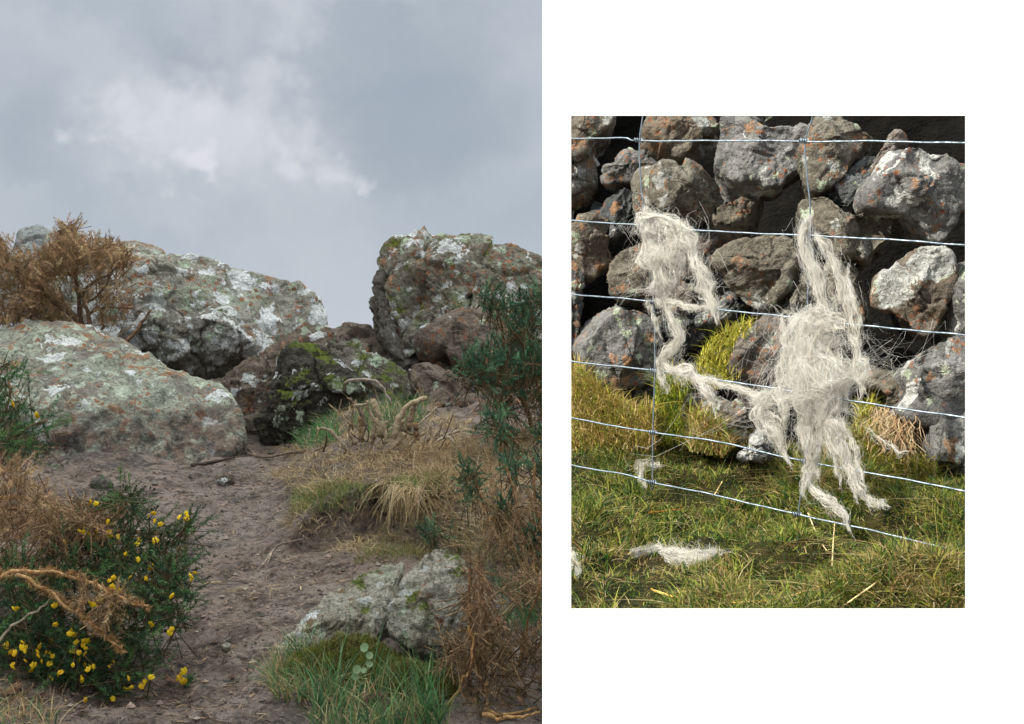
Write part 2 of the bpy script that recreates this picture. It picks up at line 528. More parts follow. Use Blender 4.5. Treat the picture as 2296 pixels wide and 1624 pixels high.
# stones of the wall
M['st_tan'] = rock_mat('tan_wall_stone', lin(112, 105, 92), lin(129, 124, 112), lin(80, 75, 65), white=0.03, white_col=(178, 178, 172), green=.15, orange=0.07, darksp=.95, off=21., scale=3.2, alb=.74, bump=.8)
M['st_grey'] = rock_mat('grey_wall_stone', lin(105, 104, 101), lin(127, 126, 123), lin(79, 76, 72), white=0.06, white_col=(178, 178, 172), green=.1, orange=0.03, darksp=.95, off=25., scale=3.2, alb=.86, bump=.8)
M['st_orange'] = rock_mat('orange_lichen_stone', lin(107, 99, 88), lin(122, 114, 102), lin(110, 94, 74), white=0.05, white_col=(178, 178, 172), green=.1, orange=0.22, darksp=.85, off=29., scale=3.2, alb=.74, bump=.8)
M['st_blue'] = rock_mat('blue_grey_stone', lin(80, 83, 83), lin(99, 101, 100), lin(60, 60, 60), white=0.05, white_col=(178, 178, 172), green=.15, orange=0.06, darksp=.85, off=33., scale=3.2, alb=.74, bump=.8)
M['st_pink'] = rock_mat('pinkish_stone', lin(115, 107, 99), lin(129, 122, 114), lin(89, 80, 73), white=0.05, white_col=(178, 178, 172), green=.1, orange=0.07, darksp=.8, off=37., scale=3.2, alb=.74, bump=.8)

# ------------------------------------------------------------------ ground
K = 1.08
PY = np.array([-400, -60, -20, 0, 2, 3.3, 4.6, 6, 7.2, 8.2, 9.2, 10.5, 13, 20, 40, 120, 700.])
PZ = np.array([-30, -6, -2.8, -1.5, -1.2, -.945, -.785, -.60, -.47, -.30, -.08, .02, -.05, -1.0, -4.0, -14, -60.])
def ground0(x, y):
    xs, ys = x / K, y / K
    z = np.interp(ys, PY, PZ)
    # bank on the right with the cut shrub
    xl = np.interp(ys, [4.8, 5.2, 6.0, 7.0], [-.85, -.93, -1.06, -1.15])
    soft = np.clip((xs + .38) / .5, 0, 1)
    edge = 5.05 + .07 * np.sin(xs * 9) + .05 * np.sin(xs * 23 + 1)
    front = sstep(ys, edge - .05 - soft * .9, edge + .05 + soft * .2)
    m = .20 * sstep(xs - xl, -.14, .26) * front * sstep(ys, 9.0, 7.4)
    m = m + .05 * np.exp(-((xs + .62) ** 2 / .10 + (ys - 6.25) ** 2 / .16))
    m = m + .12 * sstep(xs, -.4, .5) * sstep(ys, 3.6, 5.0) * sstep(ys, 9, 7)
    # left side: earth banked up against the bushes
    m = m + .10 * sstep(xs, -1.15, -1.8) * sstep(ys, 6.0, 4.5) * sstep(ys, 1, 3)
    # soil washed up against the foot of the left boulder
    seg = [(-3.2, 6.4), (-1.95, 6.5), (-1.62, 7.25), (-1.45, 7.9)]
    dd = np.full(np.shape(xs), 9.0)
    for (ax, ay), (bx, by) in zip(seg[:-1], seg[1:]):
        t = np.clip(((xs - ax) * (bx - ax) + (ys - ay) * (by - ay)) / ((bx - ax) ** 2 + (by - ay) ** 2), 0, 1)
        dd = np.minimum(dd, np.hypot(xs - ax - t * (bx - ax), ys - ay - t * (by - ay)))
    m = m + .035 * np.exp(-(dd / .20) ** 2)
    # trodden hollow
    m = m - .035 * np.exp(-((xs + 1.0 - (ys - 3.3) * -.05) ** 2 / .12)) * sstep(ys, 7.5, 6) * sstep(ys, 2, 3)
    return K * (z + m)
def ground(x, y):
    x = np.atleast_1d(np.asarray(x, float)); y = np.atleast_1d(np.asarray(y, float))
    z = ground0(x, y)
    near = np.exp(-((x + 1) / 6) ** 2) * sstep(y, 30, 14) * sstep(y, -3, 2)
    p = np.stack([x, y, np.zeros_like(x)], 1)
    z = z + near * (.055 * fbm(p * 1.7, 4, 3) + .042 * fbm(p * 6, 4, 11) + .010 * np.abs(fbm(p * 22, 3, 19)))
    return z

xs = np.concatenate([-np.geomspace(500, 4.3, 26), np.linspace(-4.2, 1.6, 330), np.geomspace(1.7, 500, 28)])
ys = np.concatenate([-np.geomspace(500, 1, 18), np.linspace(0, 3.2, 24), 3.2 + np.cumsum(np.geomspace(.011, .05, 260)), np.geomspace(10.9, 700, 34)])
X, Y = np.meshgrid(xs, ys)
Z = ground(X.ravel(), Y.ravel())
# hollow under the lip of the bank
xf, yf = X.ravel() / K, Y.ravel() / K
ed = 5.05 + .07 * np.sin(xf * 9) + .05 * np.sin(xf * 23 + 1)
hol = np.exp(-((yf - ed + .01) / .035) ** 2) * sstep(xf, -.92, -.72) * sstep(xf, -.12, -.34)
Yd = Y.ravel() + K * hol * (.13 + .04 * fbm(np.stack([xf * 7, yf * 7, 0 * xf], 1), 2, 61))
nx, ny = len(xs), len(ys)
i = np.arange(ny - 1)[:, None] * nx + np.arange(nx - 1)[None]
F = np.stack([i, i + 1, i + 1 + nx, i + nx], -1).reshape(-1, 4)
o = obj('ground', np.stack([X.ravel(), Yd, Z], 1), [F], M['soil'], origin=np.zeros(3))
tag(o, kind='structure', label='brown trodden earth path and ground between the boulders')

def on_ground(poly, n, ymin, ymax, dens=None, jit=0):
    """random ground points whose place in the photograph falls inside poly"""
    poly = np.asarray(poly, float)
    res = []
    got = 0
    for _ in range(60):
        m = n * 4
        y = rng.uniform(ymin, ymax, m) * K
        u = rng.uniform(poly[:, 0].min(), poly[:, 0].max(), m)
        x = (u - CX) / FPX * y
        zz = ground(x, y)
        v = CY - zz / y * FPX
        ok = in_poly(u, v, poly)
        p = np.stack([x, y, zz], 1)[ok]
        res.append(p); got += len(p)
        if got >= n: break
    return np.concatenate(res)[:n]

# ------------------------------------------------------------------ rocks
def rock(name, poly, yc, mat, tilt=0.0, tx=0.0, Tf=.3, Tb=.3, e=2.6, amp=.03, freq=3.0, fac=.05, cells=14, seed=1, parent=None,
         nt=150, nr=34, k=None, edge=.03, sink=0.0, cuts=4, cd=(.80, .94)):
    k = K if k is None else k
    yc = yc * k
    poly = np.asarray(poly, float)
    o2 = resample(poly, nt, True)
    a = (o2[:, 0] - CX) / FPX; b = (CY - o2[:, 1]) / FPX
    ca, cb = (poly[:, 0].mean() - CX) / FPX, (CY - poly[:, 1].mean()) / FPX
    zc, xc = cb * yc, ca * yc
    y = (yc - tilt * zc - tx * xc) / (1 - tilt * b - tx * a)
    O = np.stack([a * y, y, b * y], 1)
    C = O.mean(0)
    nrm = np.array([tx, -1.0, tilt]); nrm = nrm / np.linalg.norm(nrm)
    s = np.linspace(0, 1, nr + 1)[1:]
    rho = np.sin(s * np.pi / 2) ** .9
    rings = []
    def dome(T, sign, rr):
        h = (1 - rr ** e) ** .5
        return C + rr[:, None, None] * (O - C)[None] + sign * nrm * T * h[:, None, None]
    front = dome(Tf, 1, rho)            # centre -> rim
    back = dome(Tb, -1, rho[:-1])[::-1]
    V = np.concatenate([[C + nrm * Tf], front.reshape(-1, 3), back.reshape(-1, 3), [C - nrm * Tb]])
    R = nr + nr - 1
    i = 1 + np.arange(R - 1)[:, None] * nt + np.arange(nt)[None]
    j = 1 + np.arange(R - 1)[:, None] * nt + (np.arange(nt)[None] + 1) % nt
    Q = np.stack([i, i + nt, j + nt, j], -1).reshape(-1, 4)
    q = np.arange(nt); q2 = (q + 1) % nt
    T1 = np.stack([np.zeros(nt, int), 1 + q, 1 + q2], 1)
    last = len(V) - 1
    T2 = np.stack([np.full(nt, last), 1 + (R - 1) * nt + q2, 1 + (R - 1) * nt + q], 1)
    # flat broken faces
    rc = np.random.default_rng(seed * 17 + 3)
    e1 = norm(np.cross(nrm, np.array([0, 0, 1.]))); e2 = np.cross(nrm, e1)
    rim = np.concatenate([[0.], np.repeat(rho, nt), np.ones((nr - 1) * nt + 1)])
    keep = 1 - rim ** 7
    for _ in range(cuts):
        th = rc.uniform(0, 2 * np.pi)
        nd = norm(nrm * rc.uniform(.45, 1.0) + (e1 * np.cos(th) + e2 * np.sin(th)) * rc.uniform(.35, .85))
        dt = (V - C) @ nd
        d0 = dt.max() * rc.uniform(*cd)
        V = V - (np.maximum(dt - d0, 0) * keep)[:, None] * nd
    # normals
    N = np.zeros_like(V)
    for A in (Q[:, [0, 1, 2]], Q[:, [0, 2, 3]], T1, T2):
        fn = np.cross(V[A[:, 1]] - V[A[:, 0]], V[A[:, 2]] - V[A[:, 0]])
        for c in range(3):
            np.add.at(N, A[:, c], fn)
    N = norm(N)
    if np.dot(N[0], nrm) < 0:
        N = -N
    r2 = np.random.default_rng(seed * 31 + 5)
    size = np.linalg.norm(O.max(0) - O.min(0))
    disp = amp * fbm(V * freq / max(size, .3) * 1.6, 5, seed, .55) + amp * .55 * fbm(V * freq * 7 / max(size, .3), 4, seed + 40, .65)
    # broken facets: each cell is a tilted plane
    cp = V[r2.integers(0, len(V), cells)] + r2.normal(0, size * .04, (cells, 3))
    gv = r2.normal(0, 1, (cells, 3))
    wob = V + size * .05 * np.stack([fbm(V * 6 / size, 3, seed + 60 + c) for c in range(3)], 1)
    d = np.linalg.norm(wob[:, None] - cp[None], axis=2)
    o_ = np.argsort(d, axis=1)[:, :2]
    d1 = np.take_along_axis(d, o_[:, :1], 1)[:, 0]; d2 = np.take_along_axis(d, o_[:, 1:2], 1)[:, 0]
    def pl(ix): return np.einsum('ij,ij->i', V - cp[ix], gv[ix]) / size
    w = sstep((d2 - d1) / size, 0, edge) * .5 + .5
    disp = disp + fac * (w * pl(o_[:, 0]) + (1 - w) * pl(o_[:, 1]))
    disp = disp - fac * .22 * (1 - sstep((d2 - d1) / size, 0, .02))   # joints
    V = V + N * disp[:, None]
    if sink: V[:, 2] -= sink
    return obj(name, V, [Q, T1, T2], mat, parent)

def boulder(label, *a, group='boulders beside the path', cat='boulder', name='boulder', **kw):
    return tag(rock(name, *a, **kw), label, cat, group)

boulder('pale weathered rock peeping out far behind the dead brown gorse',
        [(10, 600), (30, 552), (44, 524), (56, 514), (93, 510), (123, 520), (160, 528), (200, 540), (240, 570), (250, 640), (120, 660), (20, 650)],
        11.2, M['farrock'], tilt=.3, Tf=.25, Tb=.5, e=3, seed=3, fac=.10)
boulder('huge grey slab sloping down to the right, patched with white and orange lichen',
        [(130, 560), (187, 533), (224, 545), (276, 558), (306, 556), (373, 572), (433, 580), (470, 590), (493, 603), (545, 620), (597, 632), (625, 633),
         (660, 641), (683, 656), (698, 667), (716, 676), (725, 694), (736, 717), (748, 748), (740, 800), (640, 830), (480, 838), (250, 850), (100, 800), (90, 650)],
        9.7, M['slab'], tilt=.55, tx=.15, Tf=.42, Tb=.7, e=3.4, amp=.05, freq=5, fac=.16, cells=24, seed=11, nt=260, nr=64, cuts=9, cd=(.66, .9))
boulder('squat white-lichened rock overhanging a dark hollow below the big slab',
        [(255, 772), (276, 756), (321, 748), (381, 742), (407, 748), (425, 757), (455, 736), (485, 719), (523, 716), (543, 735), (567, 766), (574, 780), (552, 786),
         (530, 788), (500, 800), (460, 812), (411, 824), (351, 810), (300, 800)],
        8.55, M['mid'], tilt=.9, Tf=.30, Tb=.35, e=2.4, amp=.05, freq=6, fac=.14, cells=14, seed=23)
boulder('broad rounded boulder covered in pale green lichen at the left of the path',
        [(-260, 790), (-95, 742), (0, 733), (49, 730), (101, 733), (149, 741), (209, 755), (258, 767), (299, 783), (336, 806), (373, 829), (422, 847), (467, 864),
         (500, 878), (530, 910), (548, 950), (540, 1000), (480, 1050), (392, 1080), (336, 1100), (187, 1112), (37, 1116), (-95, 1120), (-240, 1100), (-330, 920)],
        7.25, M['boulder'], tilt=1.9, tx=.05, cuts=7, cd=(.70, .92), Tf=.26, Tb=.7, e=2.3, amp=.06, freq=7, fac=.13, cells=26, seed=31, nt=240, nr=60)
boulder('reddish brown rock step between the green lichen boulder and the mossy block',
        [(474, 874), (500, 860), (545, 838), (578, 806), (610, 784), (640, 770), (690, 770), (735, 776), (770, 800), (770, 960), (700, 985), (630, 985), (565, 1000), (535, 975), (512, 920)],
        7.75, M['brown'], tilt=.75, Tf=.2, Tb=.5, e=3.0, amp=.05, freq=6, fac=.16, cells=18, seed=44)
boulder('dark block capped with bright green moss behind the cut shrub',
        [(643, 797), (660, 783), (683, 776), (716, 776), (743, 788), (756, 806), (773, 832), (790, 870), (800, 915), (770, 960), (709, 965), (640, 975), (615, 950), (606, 900), (617, 865), (628, 836)],
        7.35, M['mossy'], tilt=.45, tx=.35, Tf=.2, Tb=.35, e=3.2, amp=.035, freq=6, fac=.12, cells=9, seed=52)
boulder('long low grey rock with a mossy back, right of the mossy block',
        [(735, 778), (776, 768), (795, 775), (821, 794), (858, 813), (896, 831), (922, 853), (938, 873), (945, 900), (914, 935), (858, 940), (791, 930), (760, 870), (742, 806)],
        7.6, M['lobe'], tilt=.9, tx=.1, Tf=.14, Tb=.35, e=2.6, amp=.04, freq=6, fac=.15, cells=12, seed=61)
boulder('small brown rock on the skyline under the tip of the big slab',
        [(620, 785), (638, 765), (657, 749), (675, 734), (687, 729), (702, 737), (724, 742), (743, 746), (752, 765), (740, 800), (640, 805)],
        8.9, M['brown'], tilt=.6, Tf=.12, Tb=.25, e=2.4, amp=.03, fac=.08, seed=72, nt=110, nr=24)
boulder('flat-topped brown rock closing the skyline gap between the two great rocks',
        [(735, 752), (758, 739), (787, 734), (828, 732), (843, 738), (855, 752), (873, 795), (884, 830), (821, 850), (776, 830), (740, 800)],
        9.1, M['brown'], tilt=.6, Tf=.16, Tb=.3, e=2.8, amp=.03, fac=.10, seed=83, nt=110, nr=24)
boulder('great upright lichened boulder on the skyline at the right',
        [(862, 640), (858, 600), (861, 571), (877, 556), (914, 545), (970, 532), (993, 527), (1037, 530), (1067, 527), (1093, 524), (1120, 533), (1128, 545),
         (1164, 553), (1194, 566), (1217, 582), (1269, 609), (1320, 690), (1300, 830), (1150, 850), (1000, 830), (965, 790), (935, 758), (915, 775), (910, 815), (893, 815), (876, 740)],
        9.0, M['rightb'], tilt=.35, tx=-.12, Tf=.34, Tb=.7, e=3.4, amp=.05, freq=7, fac=.17, cells=24, seed=97, nt=260, nr=64, cuts=9, cd=(.7, .92))
boulder('dark split flake of rock leaning on the left side of the upright boulder',
        [(834, 670), (848, 655), (841, 622), (858, 600), (866, 650), (878, 715), (898, 775), (914, 815), (905, 835), (885, 830), (872, 806), (855, 747), (840, 690)],
        8.9, M['flake'], tilt=.1, tx=-.8, Tf=.1, Tb=.3, e=2.4, amp=.03, freq=6, fac=.08, cells=10, seed=103, nt=110, nr=24)
boulder('brown slanting rock propped against the foot of the upright boulder',
        [(948, 758), (970, 742), (1000, 723), (1037, 702), (1071, 691), (1093, 697), (1140, 720), (1190, 780), (1180, 830), (1100, 850), (1037, 828), (1000, 800), (993, 786), (963, 774)],
        8.2, M['brown'], tilt=.8, tx=-.2, Tf=.16, Tb=.35, e=2.6, amp=.04, fac=.13, seed=113, nt=120, nr=28)
boulder('low brown rock half sunk in earth behind the cut stems',
        [(912, 834), (933, 828), (963, 830), (1000, 846), (1026, 866), (1056, 888), (1068, 903), (1064, 930), (1008, 940), (952, 930), (930, 881)],
        7.3, M['brown'], tilt=.9, Tf=.14, Tb=.3, e=2.8, amp=.03, fac=.08, seed=121, nt=110, nr=24)
boulder('small rusty red rock beside the green gorse at the right',
        [(1016, 853), (1034, 839), (1056, 843), (1066, 862), (1062, 885), (1036, 888), (1020, 872)],
        7.5, M['brown'], tilt=.6, Tf=.06, Tb=.12, e=2.6, amp=.02, fac=.04, seed=131, nt=70, nr=14)
# front right rock: two halves split by a mossy crack
boulder('pale ridged half of the split rock in front, sloping down to the path',
        [(626, 1458), (654, 1418), (691, 1377), (748, 1331), (786, 1305), (843, 1282), (885, 1270), (903, 1268), (893, 1310), (876, 1370), (850, 1440), (790, 1500), (690, 1510), (630, 1490)],
        3.95, M['front'], tilt=1.2, tx=.1, Tf=.09, Tb=.25, e=2.6, amp=.022, freq=7, fac=.045, cells=14, seed=143, cuts=8, cd=(.6, .85))
boulder('peaked grey half of the split rock in front, beside dead gorse',
        [(880, 1396), (896, 1358), (908, 1312), (926, 1280), (950, 1245), (979, 1232), (997, 1229), (1031, 1243), (1054, 1270), (1067, 1297), (1085, 1350), (1090, 1440), (1010, 1480), (920, 1440)],
        3.85, M['front'], tilt=.8, tx=-.15, Tf=.1, Tb=.22, e=3.0, amp=.022, freq=7, fac=.055, cells=12, seed=151, cuts=8, cd=(.65, .88))
# stones lying on the path
boulder('dark flat stone lying alone on the path below the green lichen boulder',
        [(203, 1086), (212, 1076), (227, 1071), (246, 1077), (252, 1088), (240, 1096), (219, 1097)],
        6.1, M['flake'], tilt=.8, Tf=.03, Tb=.06, e=2.6, amp=.008, fac=.02, seed=163, nt=60, nr=12, name='path_stone', cat='stone', group='stones on the path')
boulder('small brown stone set in the middle of the path',
        [(484, 1072), (492, 1063), (505, 1060), (520, 1068), (524, 1078), (505, 1084), (488, 1080)],
        6.2, M['brown'], tilt=.9, Tf=.02, Tb=.06, e=2.6, amp=.008, fac=.02, seed=171, nt=60, nr=12, name='path_stone', cat='stone', group='stones on the path')
boulder('flat pale pebble pressed into the path right of the yellow-flowered gorse',
        [(495, 1447), (505, 1441), (515, 1443), (517, 1450), (507, 1455), (497, 1453)],
        3.93, M['front'], tilt=1.5, Tf=.006, Tb=.03, e=2.6, amp=.003, fac=.006, seed=181, nt=40, nr=8, name='path_stone', cat='stone', group='stones on the path')

# ------------------------------------------------------------------ unseen tree, added behind the viewer to keep sun off the path
def added_shade_tree():
    sn, cs = math.sin(SUN_AZ), math.cos(SUN_AZ)
    s0, nb = 25.0, -2.86
    def pos(s, n, z): return np.stack([-s * sn + n * cs, -s * cs - n * sn, z], -1)
    nth, nph = 72, 44
    th = np.linspace(0, 2 * np.pi, nth, endpoint=False)
    ph = np.linspace(-np.pi / 2, np.pi / 2, nph)
    T, Ph = np.meshgrid(th, ph)
    sp = lambda q, e: np.sign(q) * np.abs(q) ** e
    HW, HZ, HD = 7.0, 10.0, 4.5
    cz = 22.5
    n_ = HW * sp(np.cos(T), .55) * sp(np.cos(Ph), .42)
    s_ = HD * sp(np.sin(T), .8) * sp(np.cos(Ph), .6)
    z_ = cz + HZ * sp(np.sin(Ph), .8)
    lump = 1 + .07 * fbm(np.stack([n_.ravel(), s_.ravel(), z_.ravel()], 1) * .55, 4, 5).reshape(n_.shape)
    n_ = n_ * np.where(n_ > 0, 1 + (lump - 1) * .12, lump); s_ = s_ * lump
    V = pos(s0 + s_, nb - HW + n_, z_).reshape(-1, 3)
    i = np.arange(nph - 1)[:, None] * nth + np.arange(nth)[None]
    j = np.arange(nph - 1)[:, None] * nth + (np.arange(nth)[None] + 1) % nth
    Q = np.stack([i, j, j + nth, i + nth], -1).reshape(-1, 4)
    bp = pos(np.array(s0), np.array(nb - HW), np.array(0.0))
    bz = float(ground(bp[0], bp[1])[0])
    root = empty('added_shade_tree', (bp[0], bp[1], bz - .2))
    tag(root, 'unseen dark green tree added behind the viewer to block the sun from the path', 'tree')
    mm, g = new_mat('dark_foliage')
    Pn = g.n('ShaderNodeTexCoord').outputs['Object']
    nn = g.noise(Pn, 3, 6, .7)
    finish(g, g.mix(nn, lin(30, 42, 26), lin(62, 80, 44)), .9, g.bump(nn, 1, .4), .1)
    obj('crown', V, [Q], mm, root)
    tb = Tubes()
    zz = np.linspace(bz - .2, 18, 9)
    tb.add(np.stack([np.full(9, bp[0]) + .2 * np.sin(zz * .4), np.full(9, bp[1]), zz], 1), np.linspace(.75, .35, 9), 12, col=(.08, .06, .045))
    tb.build('trunk', M['wood'], root)
added_shade_tree()

# ------------------------------------------------------------------ white page border, made up as an upright panel with an opening
def panel():
    y0, th = 1.20, .018
    def rect(u0, u1, v0, v1, y, grow=0.0):
        a, b = at(u0, v0, y0), at(u1, v1, y0)
        return [a[0] - grow, b[0] + grow, b[2] - grow, a[2] + grow]     # x0,x1,z0,z1
    ox = rect(1217.3, 2440, -130, 1760, y0)
    ox[2] = -1.28
    ix = rect(1280.5, 2164.2, 259.6, 1364.6, y0)
    V = []
    for (yy, go, gi) in ((y0, 0, 0), (y0 + th, -.0, .012)):
        for (r, gq) in ((ox, go), (ix, gi)):
            x0, x1, z0, z1 = r[0] - gq, r[1] + gq, r[2] - gq, r[3] + gq
            V += [(x0, yy, z0), (x1, yy, z0), (x1, yy, z1), (x0, yy, z1)]
    Fq = []
    for q in range(4):
        r = (q + 1) % 4
        Fq.append([q, r, 4 + r, 4 + q])             # front
        Fq.append([8 + r, 8 + q, 12 + q, 12 + r])   # back
        Fq.append([r, q, 8 + q, 8 + r])             # outer rim
        Fq.append([4 + q, 4 + r, 12 + r, 12 + q])   # opening reveal
    root = empty('page_border_panel', ((ox[0] + ox[1]) / 2, y0, -1.28))
    tag(root, 'white page border made up as a tall panel with an opening onto the stone wall', 'panel')
    obj('front_face', V, [np.array(Fq)], M['white'], root, smooth=False)
    # dark sheet added so the panel's back bounces no light onto the wall
    V2 = [(p[0], p[1] + th + .003 if k < 8 else p[1] + .009, p[2]) for k, p in enumerate(V[8:] + V[8:])]
    V2 = []
    for yy in (y0 + th + .002, y0 + th + .008):
        for (r, gq) in ((ox, -.004), (ix, .018)):
            x0, x1, z0, z1 = r[0] - gq, r[1] + gq, r[2] - gq, r[3] + gq
            V2 += [(x0, yy, z0), (x1, yy, z0), (x1, yy, z1), (x0, yy, z1)]
    obj('bounce_blocker', V2, [np.array(Fq)], M['board'], root, smooth=False)
panel()

# ------------------------------------------------------------------ vegetation helpers
def blades(root, h, lean, width, col, K_=4, droop=.6, twist=.0):
    """root (N,3) h (N) lean (N,2): curved tapering grass blades -> V,F,C"""
    N = len(root)
    t = np.linspace(0, 1, K_)[None, :]
    lx = lean[:, 0:1] * t ** 1.6; ly = lean[:, 1:2] * t ** 1.6
    ln = np.linalg.norm(lean, axis=1, keepdims=True)
    up = t - droop * np.clip(ln, 0, 1.6) * t ** 2 * .55
    P = root[:, None] + h[:, None, None] * np.stack([lx, ly, np.broadcast_to(up, lx.shape)], -1)
    w = width[:, None] * (1 - t ** 1.5 * .93)
    ang = rng.uniform(0, np.pi, N)
    side = np.stack([np.cos(ang), np.sin(ang) * .5, rng.normal(0, .15, N)], 1)
    V, F = strips(P, np.broadcast_to(w, P.shape[:2]), norm(side))
    sh = (.75 + .25 * t)[..., None]
    C = np.repeat((col[:, None] * np.ones_like(sh)).reshape(-1, 3), 2, axis=0)
    return V, F, C
def pick(cols, n, jit=.12):
    c = np.array([lin(*q)[:3] for q in cols])
    k = c[rng.integers(0, len(c), n)]
    return np.clip(k * rng.uniform(1 - jit * 1.6, 1 + jit * 1.6, (n, 1)) * rng.uniform(1 - jit * .5, 1 + jit * .5, (n, 3)), 0.005, 1)
def merge(parts):
    V, F, C, n = [], [], [], 0
    for v, f, c in parts:
        V.append(v); F.append(f + n); C.append(c); n += len(v)
    return np.concatenate(V), np.concatenate(F), np.concatenate(C)
GREEN = [(70, 112, 62), (88, 130, 70), (58, 96, 62), (104, 138, 84)]
STRAW = [(196, 170, 124), (178, 150, 104), (206, 186, 146), (150, 124, 88)]
def grass(name, pts, hmin, hmax, width, cols, spread=.5, bias=(0, 0), label=None, droop=.6, K_=4, parent=None, clump=0):
    n = len(pts)
    h = rng.uniform(hmin, hmax, n)
    if clump:
        h *= .45 + .9 * sstep(fbm(pts * clump, 3, 77), -.35, .45)
    lean = rng.normal(0, spread, (n, 2)) + np.array(bias)
    w = width * rng.uniform(.6, 1.3, n)
    p = pts - np.array([0, 0, .006])
    return blades(p, h, lean, w, pick(cols, n), K_, droop)
def grass_obj(name, parts, label, parent=None, kind='stuff', cat='grass', umin=None, mt='grass'):
    V, F, C = merge(parts)
    if umin:
        ok = (V[:, 0] / V[:, 1] * FPX + CX)[F].min(1) > umin
        F = F[ok]
    o = obj(name, V, [F], M[mt], parent, col=C)
    return tag(o, label if parent is None else None, cat if parent is None else None, kind=kind)

def shoots(pos, dr, L, m, slen, w, col, cone=.9, back=0.0):
    """spiny gorse shoots: m needle spines along each axis"""
    N = len(pos)
    t = rng.uniform(0, 1, (N, m))
    a = norm(np.cross(dr, np.array([.13, .4, .9])))
    b = np.cross(dr, a)
    ph = rng.uniform(0, 2 * np.pi, (N, m))
    rad = np.cos(ph)[..., None] * a[:, None] + np.sin(ph)[..., None] * b[:, None]
    d = norm(rad * rng.uniform(.5, 1.1, (N, m, 1)) * cone + dr[:, None] * rng.uniform(.35, 1.0, (N, m, 1)))
    p0 = pos[:, None] + dr[:, None] * (t * L[:, None])[..., None]
    l = slen * rng.uniform(.55, 1.25, (N, m)) * (1 - .35 * t)
    p1 = p0 + d * l[..., None]
    sd = norm(np.cross(d, rng.normal(0, 1, (N, m, 3)))) * w
    V = np.stack([p0 - sd, p0 + sd, p1], 2).reshape(-1, 3)
    F = np.arange(N * m * 3).reshape(-1, 3)
    cc = col[:, None] * rng.uniform(.7, 1.3, (N, m, 1))
    C = np.repeat(cc.reshape(-1, 3), 3, axis=0)
    return V, F, C
def fill(poly, n, y0, y1):
    poly = np.asarray(poly, float)
    out = []
    c = 0
    while c < n:
        u = rng.uniform(poly[:, 0].min(), poly[:, 0].max(), n * 3); v = rng.uniform(poly[:, 1].min(), poly[:, 1].max(), n * 3)
        ok = in_poly(u, v, poly)
        out.append(np.stack([u, v], 1)[ok]); c += ok.sum()
    uv = np.concatenate(out)[:n]
    y = rng.uniform(y0, y1, n) * K
    return np.stack([(uv[:, 0] - CX) / FPX * y, y, (CY - uv[:, 1]) / FPX * y], 1)
def pts3(lst, y, k=None):
    """[(u,v)] or [(u,v,y)] to world"""
    k = K if k is None else k
    return np.array([at(p[0], p[1], (p[2] if len(p) > 2 else y) * k) for p in lst])

GORSE_G = [(70, 104, 60), (56, 88, 56), (92, 126, 74), (44, 70, 46)]
GORSE_D = [(186, 154, 114), (166, 134, 98), (202, 172, 132), (138, 110, 82)]
def gorse(name, label, base, zones, branches, group, stem_col=(110, 84, 60), flowers=(), bcol_pale=False, gr=None):
    """zones: (poly, n, y0, y1, cols, shoot_len, spine_count, spine_len, spine_w, up, twig_len)"""
    base = np.asarray(base, float)
    root = empty(name, base)
    tag(root, label, 'shrub', group)
    tb = Tubes()
    sc_ = np.array(lin(*stem_col)[:3])
    for br in branches:
        P = resample(br[0], 14)
        P = P + .004 * rng.normal(0, 1, P.shape)
        tb.add(P, np.linspace(br[1], br[2], 14), 6, col=np.array(lin(*(br[3] if len(br) > 3 else stem_col))[:3]), rough=.15)
    parts = {}
    for z in zones:
        poly, n, y0, y1, cols, L, m, sl, sw, up, tw = z
        per = 4
        Pc = fill(poly, n // per + 1, y0, y1)
        dc = norm(norm(Pc - base) * .7 + np.array([0, -.15, up]) + rng.normal(0, .6, Pc.shape))
        P = np.repeat(Pc, per, 0)[:n]
        d = norm(np.repeat(dc, per, 0)[:n] + rng.normal(0, .55, P.shape))
        P = P + d * (L * rng.uniform(-.3, .5, (n, 1))) + rng.normal(0, L * .18, P.shape)
        c = pick(cols, n, .2)
        # light and dark clumps follow real colour changes between old and young shoots
        c *= (.75 + .5 * sstep(fbm(P * 7, 2, 9), -.4, .4))[:, None]
        Ls = L * rng.uniform(.6, 1.3, n)
        key = 'dead_foliage' if cols is GORSE_D else 'foliage'
        parts.setdefault(key, []).append(shoots(P, d, Ls, m, sl, sw, c))
        # twigs under the shoots
        tl = tw * rng.uniform(.5, 1.3, n)
        tcol = np.array(lin(*( (150, 122, 90) if cols is GORSE_D else (98, 84, 58)))[:3])
        K_ = 4
        t = np.linspace(0, 1, K_)
        bend = rng.normal(0, .25, (n, 3)) + np.array([0, 0, -.2])
        A = P - d * tl[:, None] + bend * tl[:, None] * .3
        B = P + d * Ls[:, None] * .9
        for k in range(0, n, 1 if n < 260 else 2):
            Q = np.stack([A[k] * (1 - q) + B[k] * q + (P[k] - (A[k] + B[k]) / 2) * 2 * q * (1 - q) for q in t])
            tb.add(Q, np.linspace(.0020, .0007, K_) * (1 + y0 * .05), 3, cap=False, col=tcol * rng.uniform(.7, 1.3))
    tb.build('branches', M['wood'], root)
    for key, ps in parts.items():
        V, F, C = merge(ps)
        obj(key, V, [F], M['spine'], root, col=C, smooth=False)
    return root

